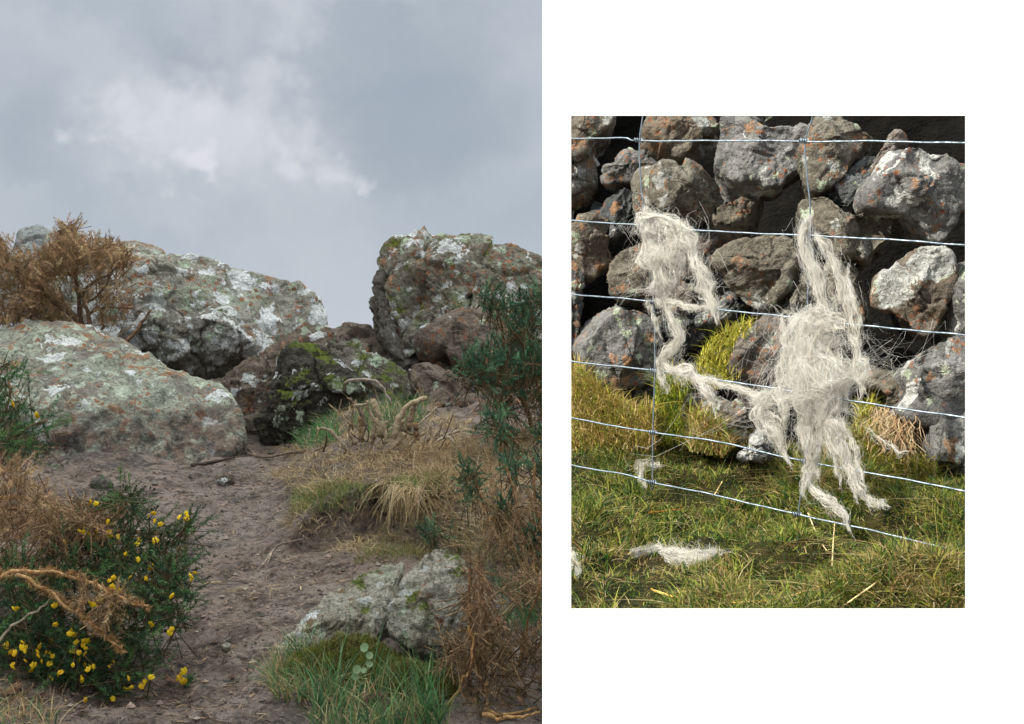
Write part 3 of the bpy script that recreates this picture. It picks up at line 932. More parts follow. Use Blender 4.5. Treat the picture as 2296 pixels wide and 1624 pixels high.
# yellow pea flower: standard petal, wings and keel in one small mesh
def flower_mesh():
    V, F = [], []
    def lens(cx, cy, cz, L, Wd, T, ry):
        n0 = len(V)
        n, kk = 6, 5
        for a in range(kk + 1):
            t = a / kk
            r = math.sin(math.pi * min(max(t, .02), .98)) ** .7
            for b in range(n):
                th = 2 * math.pi * b / n
                x = cx + Wd * r * math.cos(th); y = cy + T * r * math.sin(th); z_ = cz + L * t
                V.append((x * math.cos(ry) + z_ * math.sin(ry), y, -x * math.sin(ry) + z_ * math.cos(ry)))
        for a in range(kk):
            for b in range(n):
                F.append((n0 + a * n + b, n0 + a * n + (b + 1) % n, n0 + (a + 1) * n + (b + 1) % n, n0 + (a + 1) * n + b))
    lens(0, 0, 0, 1.0, .24, .20, 0)
    lens(0, .05, .05, .95, .34, .06, .45)
    lens(0, -.1, .1, .6, .16, .1, -.5)
    return make_mesh('flower', np.array(V), [np.array(F)], M['petal'])
FLOWER = flower_mesh()
def add_flowers(root, lst, size):
    for (u, v, y) in lst:
        f = bpy.data.objects.new('flower', FLOWER)
        p = at(u, v, y * K) - np.array(root.location)
        f.location = tuple(p)
        f.rotation_euler = (random.uniform(-.9, .5), random.uniform(-.9, .9), random.uniform(0, 6.3))
        s = size * random.uniform(.8, 1.2)
        f.scale = (s, s, s)
        link(f, root)

# ---- flowering gorse, front left
def b3(l, y): return pts3(l, y)
base = at(-160, 1560, 3.9 * K)
fl = [(205, 1130), (220, 1135), (185, 1195), (200, 1205), (215, 1195), (240, 1200), (268, 1212), (300, 1225), (240, 1178), (355, 1180), (333, 1160), (400, 1165), (412, 1168), (420, 1162),
      (352, 1218), (283, 1245), (150, 1220), (310, 1262), (340, 1277), (345, 1275), (325, 1302), (430, 1295), (428, 1305), (250, 1302), (287, 1302), (248, 1320), (255, 1328), (268, 1330),
      (222, 1347), (200, 1355), (218, 1363), (243, 1361), (260, 1355), (380, 1342), (120, 1365), (40, 1368), (338, 1408), (384, 1418), (245, 1375), (118, 1404),
      (55, 1444), (57, 1454), (120, 1438), (165, 1445), (172, 1447), (184, 1444), (195, 1445), (190, 1458), (162, 1464), (187, 1472), (18, 1447), (18, 1468), (30, 1470), (50, 1460), (88, 1457),
      (103, 1468), (118, 1478), (61, 1486), (104, 1492), (90, 1476), (34, 1502), (172, 1490), (196, 1508), (211, 1503), (254, 1492), (120, 1524), (130, 1519), (185, 1532), (290, 1528), (332, 1522),
      (289, 1549), (322, 1536), (195, 1573), (258, 1572), (75, 1505), (193, 1495), (160, 1427), (158, 1420)]
gr = gorse('flowering_gorse', 'low green gorse with many yellow flowers leaning over the path at the left', base, [
    ([(160, 1150), (200, 1115), (290, 1115), (320, 1150), (420, 1160), (432, 1210), (400, 1250), (330, 1245), (250, 1260), (180, 1240)], 250, 3.75, 4.1, GORSE_G, .075, 46, .020, .0013, .25, .10),
    ([(60, 1260), (200, 1235), (330, 1255), (400, 1275), (440, 1300), (420, 1345), (405, 1400), (380, 1425), (300, 1400), (220, 1380), (100, 1370), (20, 1340)], 620, 3.6, 4.05, GORSE_G, .075, 46, .020, .0013, .15, .12),
    ([(0, 1400), (100, 1390), (200, 1420), (300, 1440), (350, 1480), (345, 1530), (300, 1575), (200, 1570), (90, 1550), (0, 1520), (-60, 1470)], 620, 3.5, 3.95, GORSE_G, .075, 46, .020, .0013, .2, .12),
    ([(-60, 1260), (60, 1250), (120, 1400), (60, 1560), (-60, 1560)], 200, 3.6, 4.0, GORSE_G, .075, 40, .020, .0013, .2, .12),
    ([(-80, 1090), (0, 1040), (60, 1055), (105, 1100), (130, 1160), (170, 1210), (150, 1290), (60, 1300), (-80, 1290)], 640, 3.75, 4.2, GORSE_D, .065, 48, .018, .0009, .2, .10),
    ([(60, 1110), (130, 1120), (240, 1165), (250, 1190), (200, 1230), (100, 1200)], 240, 3.7, 4.0, GORSE_D, .06, 40, .016, .0010, .2, .08),
    ([(-40, 1560), (60, 1540), (120, 1600), (80, 1640), (-40, 1640)], 90, 3.4, 3.6, GORSE_D, .06, 26, .016, .0010, .2, .08),
    ([(140, 1310), (260, 1340), (270, 1420), (200, 1400)], 90, 3.45, 3.6, GORSE_D, .05, 36, .016, .0010, .0, .06),
], [
    (b3([(-60, 1330), (20, 1285), (90, 1280), (170, 1293), (260, 1335), (330, 1362)], 3.5), .0075, .004, (176, 138, 96)),
    (b3([(40, 1290), (90, 1315), (150, 1355), (200, 1395), (235, 1425), (275, 1460)], 3.48), .0065, .0035, (170, 134, 92)),
    (b3([(-40, 1120), (50, 1118), (130, 1140), (200, 1175), (300, 1195), (390, 1192)], 4.0), .009, .004, (158, 118, 78)),
    (b3([(-40, 1130), (80, 1150), (160, 1195), (230, 1240), (300, 1280)], 3.95), .007, .003, (140, 104, 70)),
    (b3([(-10, 1440), (40, 1400), (80, 1370), (135, 1330)], 3.5), .005, .003, (150, 140, 118)),
    (b3([(-160, 1560), (-60, 1480), (80, 1440), (250, 1420), (360, 1400)], 3.8), .010, .004, (96, 76, 54)),
    (b3([(-160, 1560), (-40, 1500), (100, 1490), (280, 1510)], 3.75), .010, .004, (96, 76, 54)),
], 'gorse bushes')
fl = fl + [(u + random.uniform(-11, 11), v + random.uniform(-9, 9)) for (u, v) in fl if random.random() < .55]
add_flowers(gr, [(u, v, rng.uniform(3.46, 3.58) if v > 1280 else rng.uniform(3.7, 3.8)) for (u, v) in fl], .019)
# dead spines standing on the two bare tan stems
for stem, y in (([(0, 1290), (90, 1280), (170, 1293), (260, 1335), (330, 1362)], 3.5), ([(60, 1300), (150, 1355), (235, 1425), (275, 1460)], 3.48)):
    Pp = resample(pts3(stem, y), 90)
    Vv, Ff, Cc = shoots(Pp, norm(rng.normal(0, 1, Pp.shape) + np.array([.4, -.2, .2])), np.full(90, .012), 16, .022, .0009, pick([(186, 146, 98), (170, 128, 84)], 90), 1.0)
    obj('bare_stem_spines', Vv, [Ff], M['spine'], gr, col=Cc, smooth=False)

# ---- fallen flowering sprig on the path
p = at(415, 1478, 3.72 * K)
p[2] = float(ground(p[0], p[1])[0]) + .01
root = empty('fallen_gorse_sprig', p)
tag(root, 'tiny broken gorse sprig with yellow flowers lying alone on the path', 'sprig')
n = 9
d = norm(rng.normal(0, .6, (n, 3)) + np.array([.4, -.1, .5]))
V, F, C = shoots(np.repeat(p[None], n, 0), d, np.full(n, .045), 40, .016, .0011, pick(GORSE_G, n), .9)
obj('foliage', V, [F], M['spine'], root, col=C, smooth=False)
Tubes().add([p + np.array([-.02, 0, 0]), p, p + np.array([.03, 0, .02])], .002, 5, col=(.15, .11, .06)).build('stem', M['wood'], root)
for du, dv in ((-8, -4), (-3, 6), (3, -16)):
    f = bpy.data.objects.new('flower', FLOWER); f.location = (du / FPX * 4, -.02, -dv / FPX * 4 + .01)
    f.rotation_euler = (random.uniform(-1, 1), random.uniform(-1, 1), 0); f.scale = (.026,) * 3
    link(f, root)

# ---- green gorse at the left edge
gr = gorse('edge_gorse', 'dark green gorse sprigs at the left edge in front of the green lichen boulder', at(-120, 1060, 5.2 * K), [
    ([(-60, 830), (0, 826), (35, 835), (38, 880), (20, 910), (70, 900), (75, 935), (118, 935), (112, 975), (70, 1010), (30, 1040), (-60, 1050)], 260, 5.0, 5.5, GORSE_G, .11, 52, .024, .0016, .5, .14),
    ([(-60, 960), (60, 990), (40, 1050), (-60, 1060)], 60, 5.1, 5.5, GORSE_D, .09, 30, .02, .0014, .4, .1)],
    [(pts3([(-120, 1060), (-20, 980), (20, 900), (20, 850)], 5.2), .01, .004), (pts3([(-120, 1060), (0, 1010), (60, 960), (105, 940)], 5.2), .01, .004)], 'gorse bushes')
add_flowers(gr, [(30, 912, 4.95), (85, 938, 4.95)], .034)

# ---- dead brown gorse behind the green lichen boulder
gr = gorse('dead_gorse', 'dead brown gorse bush with bare forked stems behind the green lichen boulder', at(195, 800, 8.4 * K), [
    ([(-60, 540), (0, 545), (20, 530), (30, 590), (60, 570), (120, 560), (135, 530), (150, 505), (175, 512), (165, 550), (210, 545), (240, 550), (275, 560), (300, 600), (280, 625),
      (240, 600), (180, 620), (120, 640), (60, 650), (20, 610), (-60, 630)], 1500, 7.9, 8.6, GORSE_D, .09, 60, .026, .0015, .5, .10),
    ([(-60, 620), (60, 640), (130, 650), (170, 735), (60, 735), (-60, 735)], 700, 8.0, 8.8, GORSE_D, .09, 60, .026, .0015, .3, .10),
    ([(180, 620), (260, 610), (310, 660), (318, 700), (250, 720), (190, 740)], 170, 8.0, 8.5, GORSE_D, .08, 40, .022, .0014, .3, .12),
    ([(-60, 660), (110, 640), (140, 735), (-60, 740)], 200, 8.7, 9.1, [(96, 78, 54), (80, 64, 46)], .12, 40, .028, .0024, .3, .12),
], [
    (pts3([(182, 752), (170, 715), (120, 675), (70, 630), (20, 590), (0, 550)], 8.1), .030, .010, (96, 76, 58)),
    (pts3([(185, 752), (178, 690), (172, 640), (165, 580), (158, 520)], 8.2), .022, .006, (100, 80, 62)),
    (pts3([(205, 758), (198, 700), (185, 660), (215, 630), (265, 600)], 8.1), .018, .006, (104, 84, 64)),
    (pts3([(200, 750), (205, 700), (250, 690), (300, 690)], 8.1), .013, .005, (110, 88, 66)),
    (pts3([(120, 675), (100, 640), (115, 625), (128, 628)], 8.05), .010, .005, (150, 120, 90)),
    (pts3([(178, 690), (230, 650), (250, 610), (255, 575)], 8.1), .012, .005, (110, 88, 66)),
    (pts3([(225, 765), (232, 720), (215, 680)], 8.1), .013, .006, (110, 88, 66)),
    (pts3([(280, 772), (305, 740), (338, 697)], 7.9), .016, .010, (120, 96, 76)),
    (pts3([(258, 762), (275, 745), (300, 728)], 8.0), .006, .004, (150, 122, 94)),
], 'gorse bushes')

# ---- tall green gorse at the right
GORSE_B = [(84, 124, 92), (70, 110, 82), (106, 148, 110), (60, 94, 70)]
gr = gorse('tall_gorse', 'tall gorse with blue-green sprigs on brown stems in front of the upright boulder', at(1260, 1180, 5.9 * K), [
    ([(1088, 650), (1098, 645), (1106, 680), (1140, 690), (1145, 715), (1120, 725), (1085, 712), (1078, 690)], 44, 5.6, 5.9, GORSE_B, .075, 64, .019, .0016, .7, .10),
    ([(1155, 700), (1185, 665), (1210, 640), (1260, 600), (1300, 700), (1260, 760), (1190, 740), (1150, 730)], 209, 5.6, 6.0, GORSE_B, .075, 64, .019, .0016, .7, .12),
    ([(1140, 720), (1200, 740), (1230, 820), (1200, 850), (1120, 830), (1080, 800), (1100, 770), (1140, 770)], 209, 5.6, 6.0, GORSE_B, .075, 64, .019, .0016, .5, .12),
    ([(1030, 825), (1060, 800), (1090, 800), (1110, 830), (1090, 860), (1040, 850)], 87, 5.5, 5.7, GORSE_B, .075, 64, .019, .0016, .3, .12),
    ([(1060, 850), (1130, 840), (1217, 850), (1280, 870), (1280, 930), (1100, 920)], 171, 5.6, 6.0, GORSE_B, .075, 64, .019, .0016, .4, .12),
    ([(1060, 900), (1100, 850), (1160, 870), (1260, 860), (1280, 1080), (1130, 1080), (1110, 960)], 300, 5.7, 6.2, GORSE_D, .08, 44, .02, .0011, .5, .12),
    ([(1080, 950), (1120, 930), (1160, 945), (1150, 985), (1095, 985)], 64, 5.4, 5.6, GORSE_B, .075, 64, .019, .0016, .3, .12),
    ([(1140, 990), (1217, 960), (1280, 980), (1280, 1060), (1170, 1060)], 114, 5.3, 5.6, GORSE_B, .075, 64, .019, .0016, .5, .12),
    ([(1110, 700), (1217, 760), (1260, 900), (1120, 880)], 80, 5.9, 6.2, GORSE_D, .08, 24, .02, .0013, .5, .14),
], [
    (pts3([(1260, 1180), (1200, 980), (1160, 860), (1130, 760), (1100, 640)], 5.8), .016, .005, (120, 94, 68)),
    (pts3([(1260, 1180), (1150, 1010), (1120, 920), (1080, 830)], 5.7), .012, .004, (126, 98, 70)),
    (pts3([(1260, 1180), (1220, 960), (1200, 800), (1190, 650)], 5.9), .014, .005, (112, 88, 64)),
    (pts3([(1260, 1180), (1190, 1050), (1160, 1000), (1110, 960)], 5.5), .010, .004, (126, 98, 70)),
], 'gorse bushes')
# ---- young gorse stems nearer, right edge
gr = gorse('young_gorse', 'sparse young gorse stems with blue-green tips at the right edge above the split rock', at(1240, 1420, 4.4 * K), [
    ([(1030, 1050), (1050, 1040), (1085, 1060), (1080, 1130), (1045, 1125)], 61, 4.4, 4.6, GORSE_B, .050, 60, .015, .0013, .8, .07),
    ([(1125, 1040), (1155, 1030), (1165, 1110), (1130, 1100)], 34, 4.4, 4.6, GORSE_B, .050, 60, .015, .0013, .8, .07),
    ([(1180, 1040), (1240, 1020), (1240, 1150), (1190, 1140)], 57, 4.4, 4.6, GORSE_B, .050, 60, .015, .0013, .8, .07),
    ([(1105, 1120), (1150, 1110), (1160, 1190), (1120, 1180)], 37, 4.3, 4.5, GORSE_B, .050, 60, .015, .0013, .8, .07),
    ([(1170, 1190), (1240, 1170), (1240, 1270), (1160, 1250)], 51, 4.3, 4.5, GORSE_B, .050, 60, .015, .0013, .6, .07),
    ([(950, 1190), (990, 1170), (1010, 1210), (970, 1230)], 23, 4.4, 4.6, GORSE_B, .050, 60, .015, .0013, .6, .06),
    ([(1060, 1110), (1130, 1100), (1240, 1130), (1240, 1330), (1180, 1290), (1120, 1220)], 190, 4.2, 4.6, GORSE_D, .06, 40, .016, .0008, .5, .10),
], [
    (pts3([(1240, 1420), (1170, 1260), (1100, 1160), (1060, 1060)], 4.45), .009, .004, (160, 122, 80)),
    (pts3([(1240, 1420), (1190, 1240), (1160, 1140), (1140, 1050)], 4.45), .008, .004, (150, 114, 76)),
    (pts3([(1240, 1420), (1220, 1240), (1200, 1130), (1200, 1040)], 4.4), .008, .004, (150, 114, 76)),
], 'gorse bushes')
# ---- dead gorse spilling over the split rock
DEADB = [(150, 120, 88), (126, 100, 74), (170, 138, 102), (104, 82, 62)]
gr = gorse('withered_gorse', 'withered brown gorse spilling over the right side of the split rock in front', at(1180, 1660, 3.6 * K), [
    ([(1045, 1300), (1055, 1250), (1075, 1260), (1090, 1330), (1130, 1400), (1150, 1500), (1060, 1500), (1030, 1470), (1030, 1430), (1045, 1350)], 220, 3.4, 3.7, GORSE_D, .045, 40, .012, .0007, .4, .09),
    ([(1090, 1460), (1217, 1420), (1280, 1440), (1280, 1650), (1020, 1650), (1040, 1560)], 560, 3.35, 3.8, DEADB, .055, 40, .014, .0008, .3, .10),
    ([(1130, 1300), (1240, 1290), (1240, 1360), (1150, 1350)], 110, 3.9, 4.2, GORSE_D, .07, 26, .015, .0010, .4, .08),
    ([(980, 1420), (1040, 1440), (1060, 1520), (1000, 1510)], 60, 3.4, 3.6, GORSE_D, .05, 18, .013, .0009, .3, .09),
], [
    (pts3([(1180, 1660), (1080, 1540), (1070, 1470), (1055, 1380), (1050, 1270)], 3.5), .008, .003, (150, 112, 76)),
    (pts3([(1000, 1590), (1030, 1540), (1060, 1470), (1050, 1400)], 3.4), .005, .003, (176, 136, 92)),
    (pts3([(1180, 1660), (1120, 1500), (1090, 1400), (1080, 1300)], 3.6), .008, .003, (140, 104, 70)),
    (pts3([(1180, 1660), (1160, 1480), (1190, 1380), (1210, 1310)], 3.7), .008, .003, (140, 104, 70)),
    (pts3([(1085, 1602), (1120, 1612), (1160, 1605), (1210, 1600)], 3.35), .008, .004, (190, 148, 100)),
], 'gorse bushes')

# ------------------------------------------------------------------ grasses of the path side
mound = [(630, 1000), (690, 945), (780, 900), (900, 885), (970, 915), (1065, 950), (1075, 1020), (960, 1030), (820, 1040), (640, 1030)]
parts = [grass('g', on_ground(mound, 3000, 5.3, 7.2), .02, .075, .0021, STRAW + [(120, 98, 70)], 1.2),
         grass('g', on_ground([(640, 1000), (700, 950), (760, 930), (760, 990), (690, 1010)], 420, 5.3, 7), .06, .14, .0024, GREEN, .5, (-.3, 0)),
         grass('g', on_ground([(790, 960), (800, 880), (900, 870), (960, 910), (930, 990), (850, 990)], 620, 5.7, 7.2), .06, .14, .0022, GREEN, .4),
         grass('g', on_ground([(640, 985), (720, 940), (960, 900), (1030, 960), (900, 1000)], 70, 5.3, 7), .18, .30, .0014, STRAW, .8),
         ]
grass_obj('tussock_grass', parts, 'tussock of pale straw and green grass round the cut stems')
parts = [grass('g', on_ground([(600, 1060), (700, 1020), (860, 1010), (1000, 1000), (1110, 1060), (1217, 1150), (1260, 1260), (1000, 1260), (950, 1130), (900, 1080), (700, 1120)], 6000, 4.2, 6.6), .03, .12, .0017, STRAW + [(140, 116, 84), (104, 88, 66)], 1.5, droop=.9, clump=4),
         grass('g', on_ground([(650, 1150), (660, 1100), (750, 1085), (850, 1090), (990, 1060), (1000, 1100), (860, 1130), (760, 1150)], 2600, 4.8, 5.8), .02, .06, .0018, [(120, 134, 74), (96, 118, 66), (150, 140, 84)], .6),
         grass('g', on_ground([(900, 1000), (1217, 960), (1280, 1060), (1280, 1300), (1080, 1260), (950, 1180)], 3200, 4.2, 6.8), .04, .14, .0016, STRAW + [(130, 104, 72)], 1.2),
         grass('g', on_ground([(900, 1180), (1100, 1170), (1217, 1250), (1100, 1300), (900, 1260), (780, 1270)], 1600, 4.2, 5.2), .03, .08, .0014, [(116, 122, 70), (150, 128, 84), (100, 110, 60)], .8),
         grass('g', on_ground([(640, 1130), (980, 1120), (980, 1240), (760, 1240), (640, 1190)], 1300, 4.5, 5.4), .02, .10, .0012, STRAW + [(130, 112, 78), (110, 94, 66)], 1.4, droop=1.0),
         ]
# straw hanging over the broken edge of the bank
q = on_ground([(860, 1060), (960, 1060), (965, 1112), (865, 1115)], 330, 4.9, 5.6)
h = rng.uniform(.04, .22, len(q)) * rng.uniform(.5, 1.1, len(q))
t = np.linspace(0, 1, 6)[None]
ox = rng.normal(0, .07, (len(q), 1)); oy = -rng.uniform(.03, .12, (len(q), 1))
Pp = q[:, None] + np.stack([ox * t, oy * np.minimum(t * 2.2, 1.0) ** .7 - .02, .015 * np.sin(t * np.pi) - h[:, None] * t ** 1.7], -1) - np.array([0, .08, 0]) * t[..., None]
V, F = strips(Pp, np.broadcast_to(.0013 * (1 - .7 * t), Pp.shape[:2]), norm(np.stack([np.ones(len(q)), rng.normal(0, .3, len(q)), rng.normal(0, .2, len(q))], 1)))
parts.append((V, F, np.repeat(np.repeat(pick(STRAW, len(q)), 6, 0), 2, 0)))
grass_obj('bank_grass', parts, 'dry matted straw grass lying over the bank right of the path')

TEAL = [(72, 116, 70), (90, 134, 82), (58, 94, 64), (112, 146, 92), (146, 150, 100)]
def tuft(label, poly, n, y0, y1, hmin, hmax, w, cols, spread, bias=(0, 0), droop=.6):
    return grass_obj('grass_tuft', [grass('g', on_ground(poly, n, y0, y1), hmin, hmax, w, cols, spread, bias, droop=droop, K_=6, clump=9),
                                    grass('g', on_ground(poly, n // 2, y0, y1), hmin * .5, hmax * .6, w * .8, STRAW + [(120, 100, 70)], spread * 1.8, bias, droop=.9, K_=5)], label)
tuft('thick tuft of green grass at the path edge below the split rock', [(600, 1520), (620, 1470), (690, 1450), (760, 1480), (780, 1540), (690, 1580), (620, 1570)], 900, 3.2, 4.1, .05, .14, .0018, TEAL + STRAW[:2], .6, (-.25, -.1))
tuft('long-bladed bright green grass at the bottom edge right of centre', [(690, 1640), (720, 1560), (850, 1540), (980, 1560), (1010, 1640), (800, 1680)], 700, 3.0, 3.7, .07, .22, .0024, TEAL, .45)
tuft('small patch of green grass at the right edge beyond the split rock', [(1100, 1300), (1140, 1270), (1200, 1280), (1250, 1330), (1250, 1430), (1140, 1420)], 500, 3.6, 4.5, .05, .16, .0017, TEAL[:3], .6)
tuft('thin wisps of green grass in the bottom left corner', [(-40, 1640), (0, 1560), (90, 1570), (140, 1640)], 200, 3.0, 3.7, .05, .13, .0017, TEAL[:3] + STRAW, .7)
tuft('tuft of grass at the foot of the upright boulder in the skyline gap', [(870, 830), (900, 800), (960, 790), (1010, 820), (980, 860), (880, 860)], 260, 7.6, 9.2, .05, .16, .0026, GREEN, .5)

# moss bank below the front rock: lumpy cushion with moss fronds
def cushion(label, pc, rx, ry, hz, seed, fr=2600):
    n, m = 90, 70
    a = np.linspace(-1, 1, n); b = np.linspace(-1, 1, m)
    A, B = np.meshgrid(a, b)
    x = pc[0] + A.ravel() * rx; y = pc[1] + B.ravel() * ry
    fall = np.clip(1 - (A ** 2 + B ** 2).ravel(), 0, 1) ** .6
    p = np.stack([x, y, np.zeros_like(x)], 1)
    z_ = ground(x, y) - .02 + fall * (hz + .05 * fbm(p * 9, 4, seed) + .02 * fbm(p * 40, 3, seed + 3))
    i = np.arange(m - 1)[:, None] * n + np.arange(n - 1)[None]
    F = np.stack([i, i + 1, i + 1 + n, i + n], -1).reshape(-1, 4)
    V = np.stack([x, y, z_], 1)
    root = empty('moss_cushion', (pc[0], pc[1], float(ground(pc[0], pc[1])[0])))
    tag(root, label, 'moss')
    obj('cushion', V, [F], M['moss'], root)
    ok = np.where(fall > .12)[0]
    q = V[ok[rng.integers(0, len(ok), fr)]] + rng.normal(0, .004, (fr, 3))
    bl = blades(q, rng.uniform(.008, .022, fr), rng.normal(0, .7, (fr, 2)), np.full(fr, .0016), pick([(104, 112, 46), (84, 92, 40), (126, 120, 56), (96, 84, 44)], fr), 3)
    o = obj('fronds', bl[0], [bl[1]], M['grass'], root, col=bl[2])
    o['kind'] = 'stuff'
cushion('brown-green moss cushion covering the lower face of the split rock', at(790, 1490, 3.68 * K), .24, .14, .10, 5)
cushion('green moss cushion under the peaked half of the split rock', at(930, 1490, 3.58 * K), .15, .10, .09, 9)

# ------------------------------------------------------------------ cut shrub on the bank
L2 = lambda lst: [(597 + a * .3733, 459.2 + b * .3733) for a, b in lst]
L1 = lambda lst: [(a * .3733, 459.2 + b * .3733) for a, b in lst]
L3 = lambda lst: [(a * .3778, 1010.2 + b * .3778) for a, b in lst]
L4 = lambda lst: [(597 + a * .3778, 1010.2 + b * .3778) for a, b in lst]
root = empty('cut_shrub', at(840, 985, 6.3 * K))
tag(root, 'stump of a cut-back shrub with sawn upright stems on the grassy bank', 'stump')
STEMS = [([(690, 1400), (690, 1330), (670, 1250), (640, 1168)], 26, 22, (150, 130, 98)), ([(572, 1420), (570, 1330), (566, 1272)], 20, 20, (140, 112, 74)),
         ([(765, 1400), (795, 1290), (855, 1205), (900, 1180), (962, 1165)], 22, 15, (158, 136, 104)), ([(850, 1350), (875, 1250), (892, 1190)], 22, 22, (134, 108, 78)),
         ([(600, 1330), (555, 1225), (520, 1190), (490, 1165)], 13, 9, (92, 72, 54)), ([(535, 1206), (575, 1200), (612, 1195)], 8, 7, (176, 156, 128)),
         ([(510, 1510), (440, 1420), (385, 1360), (345, 1342), (310, 1352)], 15, 9, (140, 120, 94)), ([(720, 1490), (785, 1430), (842, 1380)], 15, 12, (148, 124, 92)),
         ([(902, 1420), (898, 1370), (895, 1325)], 19, 18, (130, 96, 62)), ([(1030, 1420), (1095, 1380), (1160, 1358)], 11, 8, (186, 166, 136)),
         ([(1085, 1388), (1105, 1400), (1132, 1428)], 7, 6, (200, 182, 154)), ([(470, 1077), (530, 1050), (620, 1055), (672, 1066), (712, 1125), (748, 1200)], 10, 7, (150, 134, 116)),
         ([(905, 1330), (965, 1275), (1025, 1215)], 6, 4, (190, 170, 138)), ([(640, 1400), (650, 1300), (610, 1230), (605, 1180)], 12, 10, (120, 98, 72)),
         ([(790, 1300), (760, 1330), (700, 1370), (640, 1350)], 8, 5, (160, 140, 110)), ([(250, 1400), (262, 1370), (258, 1345)], 7, 4, (150, 134, 112)),
         ([(640, 1440), (650, 1360), (662, 1290)], 17, 16, (156, 132, 96)), ([(800, 1440), (806, 1360), (822, 1300)], 15, 14, (146, 122, 90)),
         ([(730, 1430), (712, 1360), (720, 1300)], 12, 11, (168, 146, 112)), ([(860, 1450), (900, 1400), (950, 1372)], 11, 9, (160, 138, 104)),
         ([(540, 1440), (505, 1385), (498, 1330)], 12, 10, (130, 106, 78)), ([(960, 1430), (985, 1370), (978, 1310)], 10, 8, (150, 128, 98))]
for k, (pp, r0, r1, c) in enumerate(STEMS):
    yy = 5.74 + .10 * math.sin(k * 2.3)
    P = resample(pts3(L2(pp), yy), 12)
    P = P + rng.normal(0, .0025, P.shape)
    s_ = .3733 / FPX * yy * K
    st = Tubes().add(P, np.linspace(r0, r1, 12) * s_ * .92, 9, col=lin(*[q * .85 + 40 for q in c])[:3], rough=.22).build('stem', M['wood'], root)
    if k in (1, 2, 3, 8, 0, 16, 17, 18, 19, 20, 21):
        d_ = norm(P[-1] - P[-2])
        Tubes().add([P[-1] - d_ * .001, P[-1] + d_ * .004], [r1 * s_ * .75, r1 * s_ * .7], 9, col=lin(*((206, 150, 84) if k in (1, 8) else (190, 160, 116)))[:3]).build('cut_end', M['wood'], st)
    else:
        Tubes().add([P[-1], P[-1] + norm(P[-1] - P[-2]) * .006], [r1 * s_ * .8, r1 * s_ * .3], 6, col=lin(150, 110, 74)[:3]).build('broken_end', M['wood'], st)

for k in range(26):
    u0, v0 = rng.uniform(700, 1000), rng.uniform(955, 1020)
    P0 = at(u0, v0, 5.75 * K)
    d_ = norm(np.array([rng.normal(0, .9), rng.normal(0, .4), rng.uniform(.2, 1.2)]))
    ll = rng.uniform(.05, .17)
    P = np.array([P0, P0 + d_ * ll * .5 + rng.normal(0, .008, 3), P0 + d_ * ll])
    Tubes().add(resample(P, 6), np.linspace(.0045, .0025, 6) * rng.uniform(.6, 1.3), 6, col=lin(*random.choice([(150, 128, 98), (104, 84, 64), (176, 154, 122), (84, 68, 54)]))[:3], rough=.2).build('broken_shoot', M['wood'], root)

# twigs lying about
def lay(uv, r, y0, lift=.012):
    """put a traced line on the ground: walk each sight line to the terrain"""
    out = []
    for (u, v) in uv:
        yy = np.linspace(3.0, 9, 1500) * K
        d_ = (CY - v) / FPX * yy - ground((u - CX) / FPX * yy, yy)
        ix = np.where(d_ < 0)[0]
        y = yy[ix[0]] if len(ix) else y0 * K
        p = at(u, v, y); p[2] += lift
        out.append(p)
    return np.array(out)
def twig(label, lines, r, col):
    t0 = lay(lines[0], r, 6)
    root = empty('twig', t0[0])
    tag(root, label, 'twig', 'twigs on the ground')
    for k, l in enumerate(lines):
        P = resample(lay(l, r, 6), 12) + rng.normal(0, .001, (12, 3))
        Tubes().add(P, np.linspace(r, r * .45, 12), 6, col=lin(*col)[:3], rough=.15).build('stick' if k == 0 else 'side_twig', M['wood'], root)
twig('grey forked twig lying across the path below the mossy block', [[(685, 1016), (640, 1022), (600, 1030), (575, 1028), (545, 1015), (515, 1005)], [(575, 1028), (555, 1010), (530, 1003)]], .010, (120, 104, 88))
twig('thin pale forked twig on the path below the grassy bank', [[(588, 1275), (612, 1240), (627, 1226), (655, 1221), (680, 1214)], [(612, 1240), (603, 1262), (600, 1270)]], .004, (160, 142, 124))
twig('dark strip of bark on the path near the forked grey twig', [[(430, 1049), (470, 1042), (500, 1036), (528, 1030)]], .012, (78, 68, 62))
twig('bent dry stalk in the bottom right corner', [[(1090, 1600), (1120, 1612), (1165, 1606), (1205, 1596)]], .007, (176, 136, 92))

# fallen leaves
def leaf_mesh(lobes):
    n = 28
    V, F = [(0, 0, 0)], []
    for k in range(n):
        th = 2 * math.pi * k / n
        r = (.62 + .38 * abs(math.cos(th)) ** 1.2) * (1 - .22 * lobes * (.5 + .5 * math.cos(th * 9)))
        x, y = r * math.cos(th), r * .62 * math.sin(th)
        V.append((x, y, .10 * y * y * 3 + .08 * math.sin(x * 4)))
    for k in range(n): F.append((0, 1 + k, 1 + (k + 1) % n))
    V = np.array(V); V2 = V - np.array([0, 0, .02])
    F = np.array(F)
    return V, F
LV, LF = leaf_mesh(1.0)
m, g = new_mat('dry_leaf')
P_ = g.n('ShaderNodeTexCoord').outputs['Object']
oi = g.n('ShaderNodeObjectInfo').outputs['Random']
finish(g, g.mix(oi, lin(112, 78, 66), lin(150, 112, 90)), .8, g.bump(g.noise(P_, 6, 4), .6, .2), .2, translucent=.15)
M['leaf'] = m
LEAF = make_mesh('fallen_leaf', LV, [LF], m)
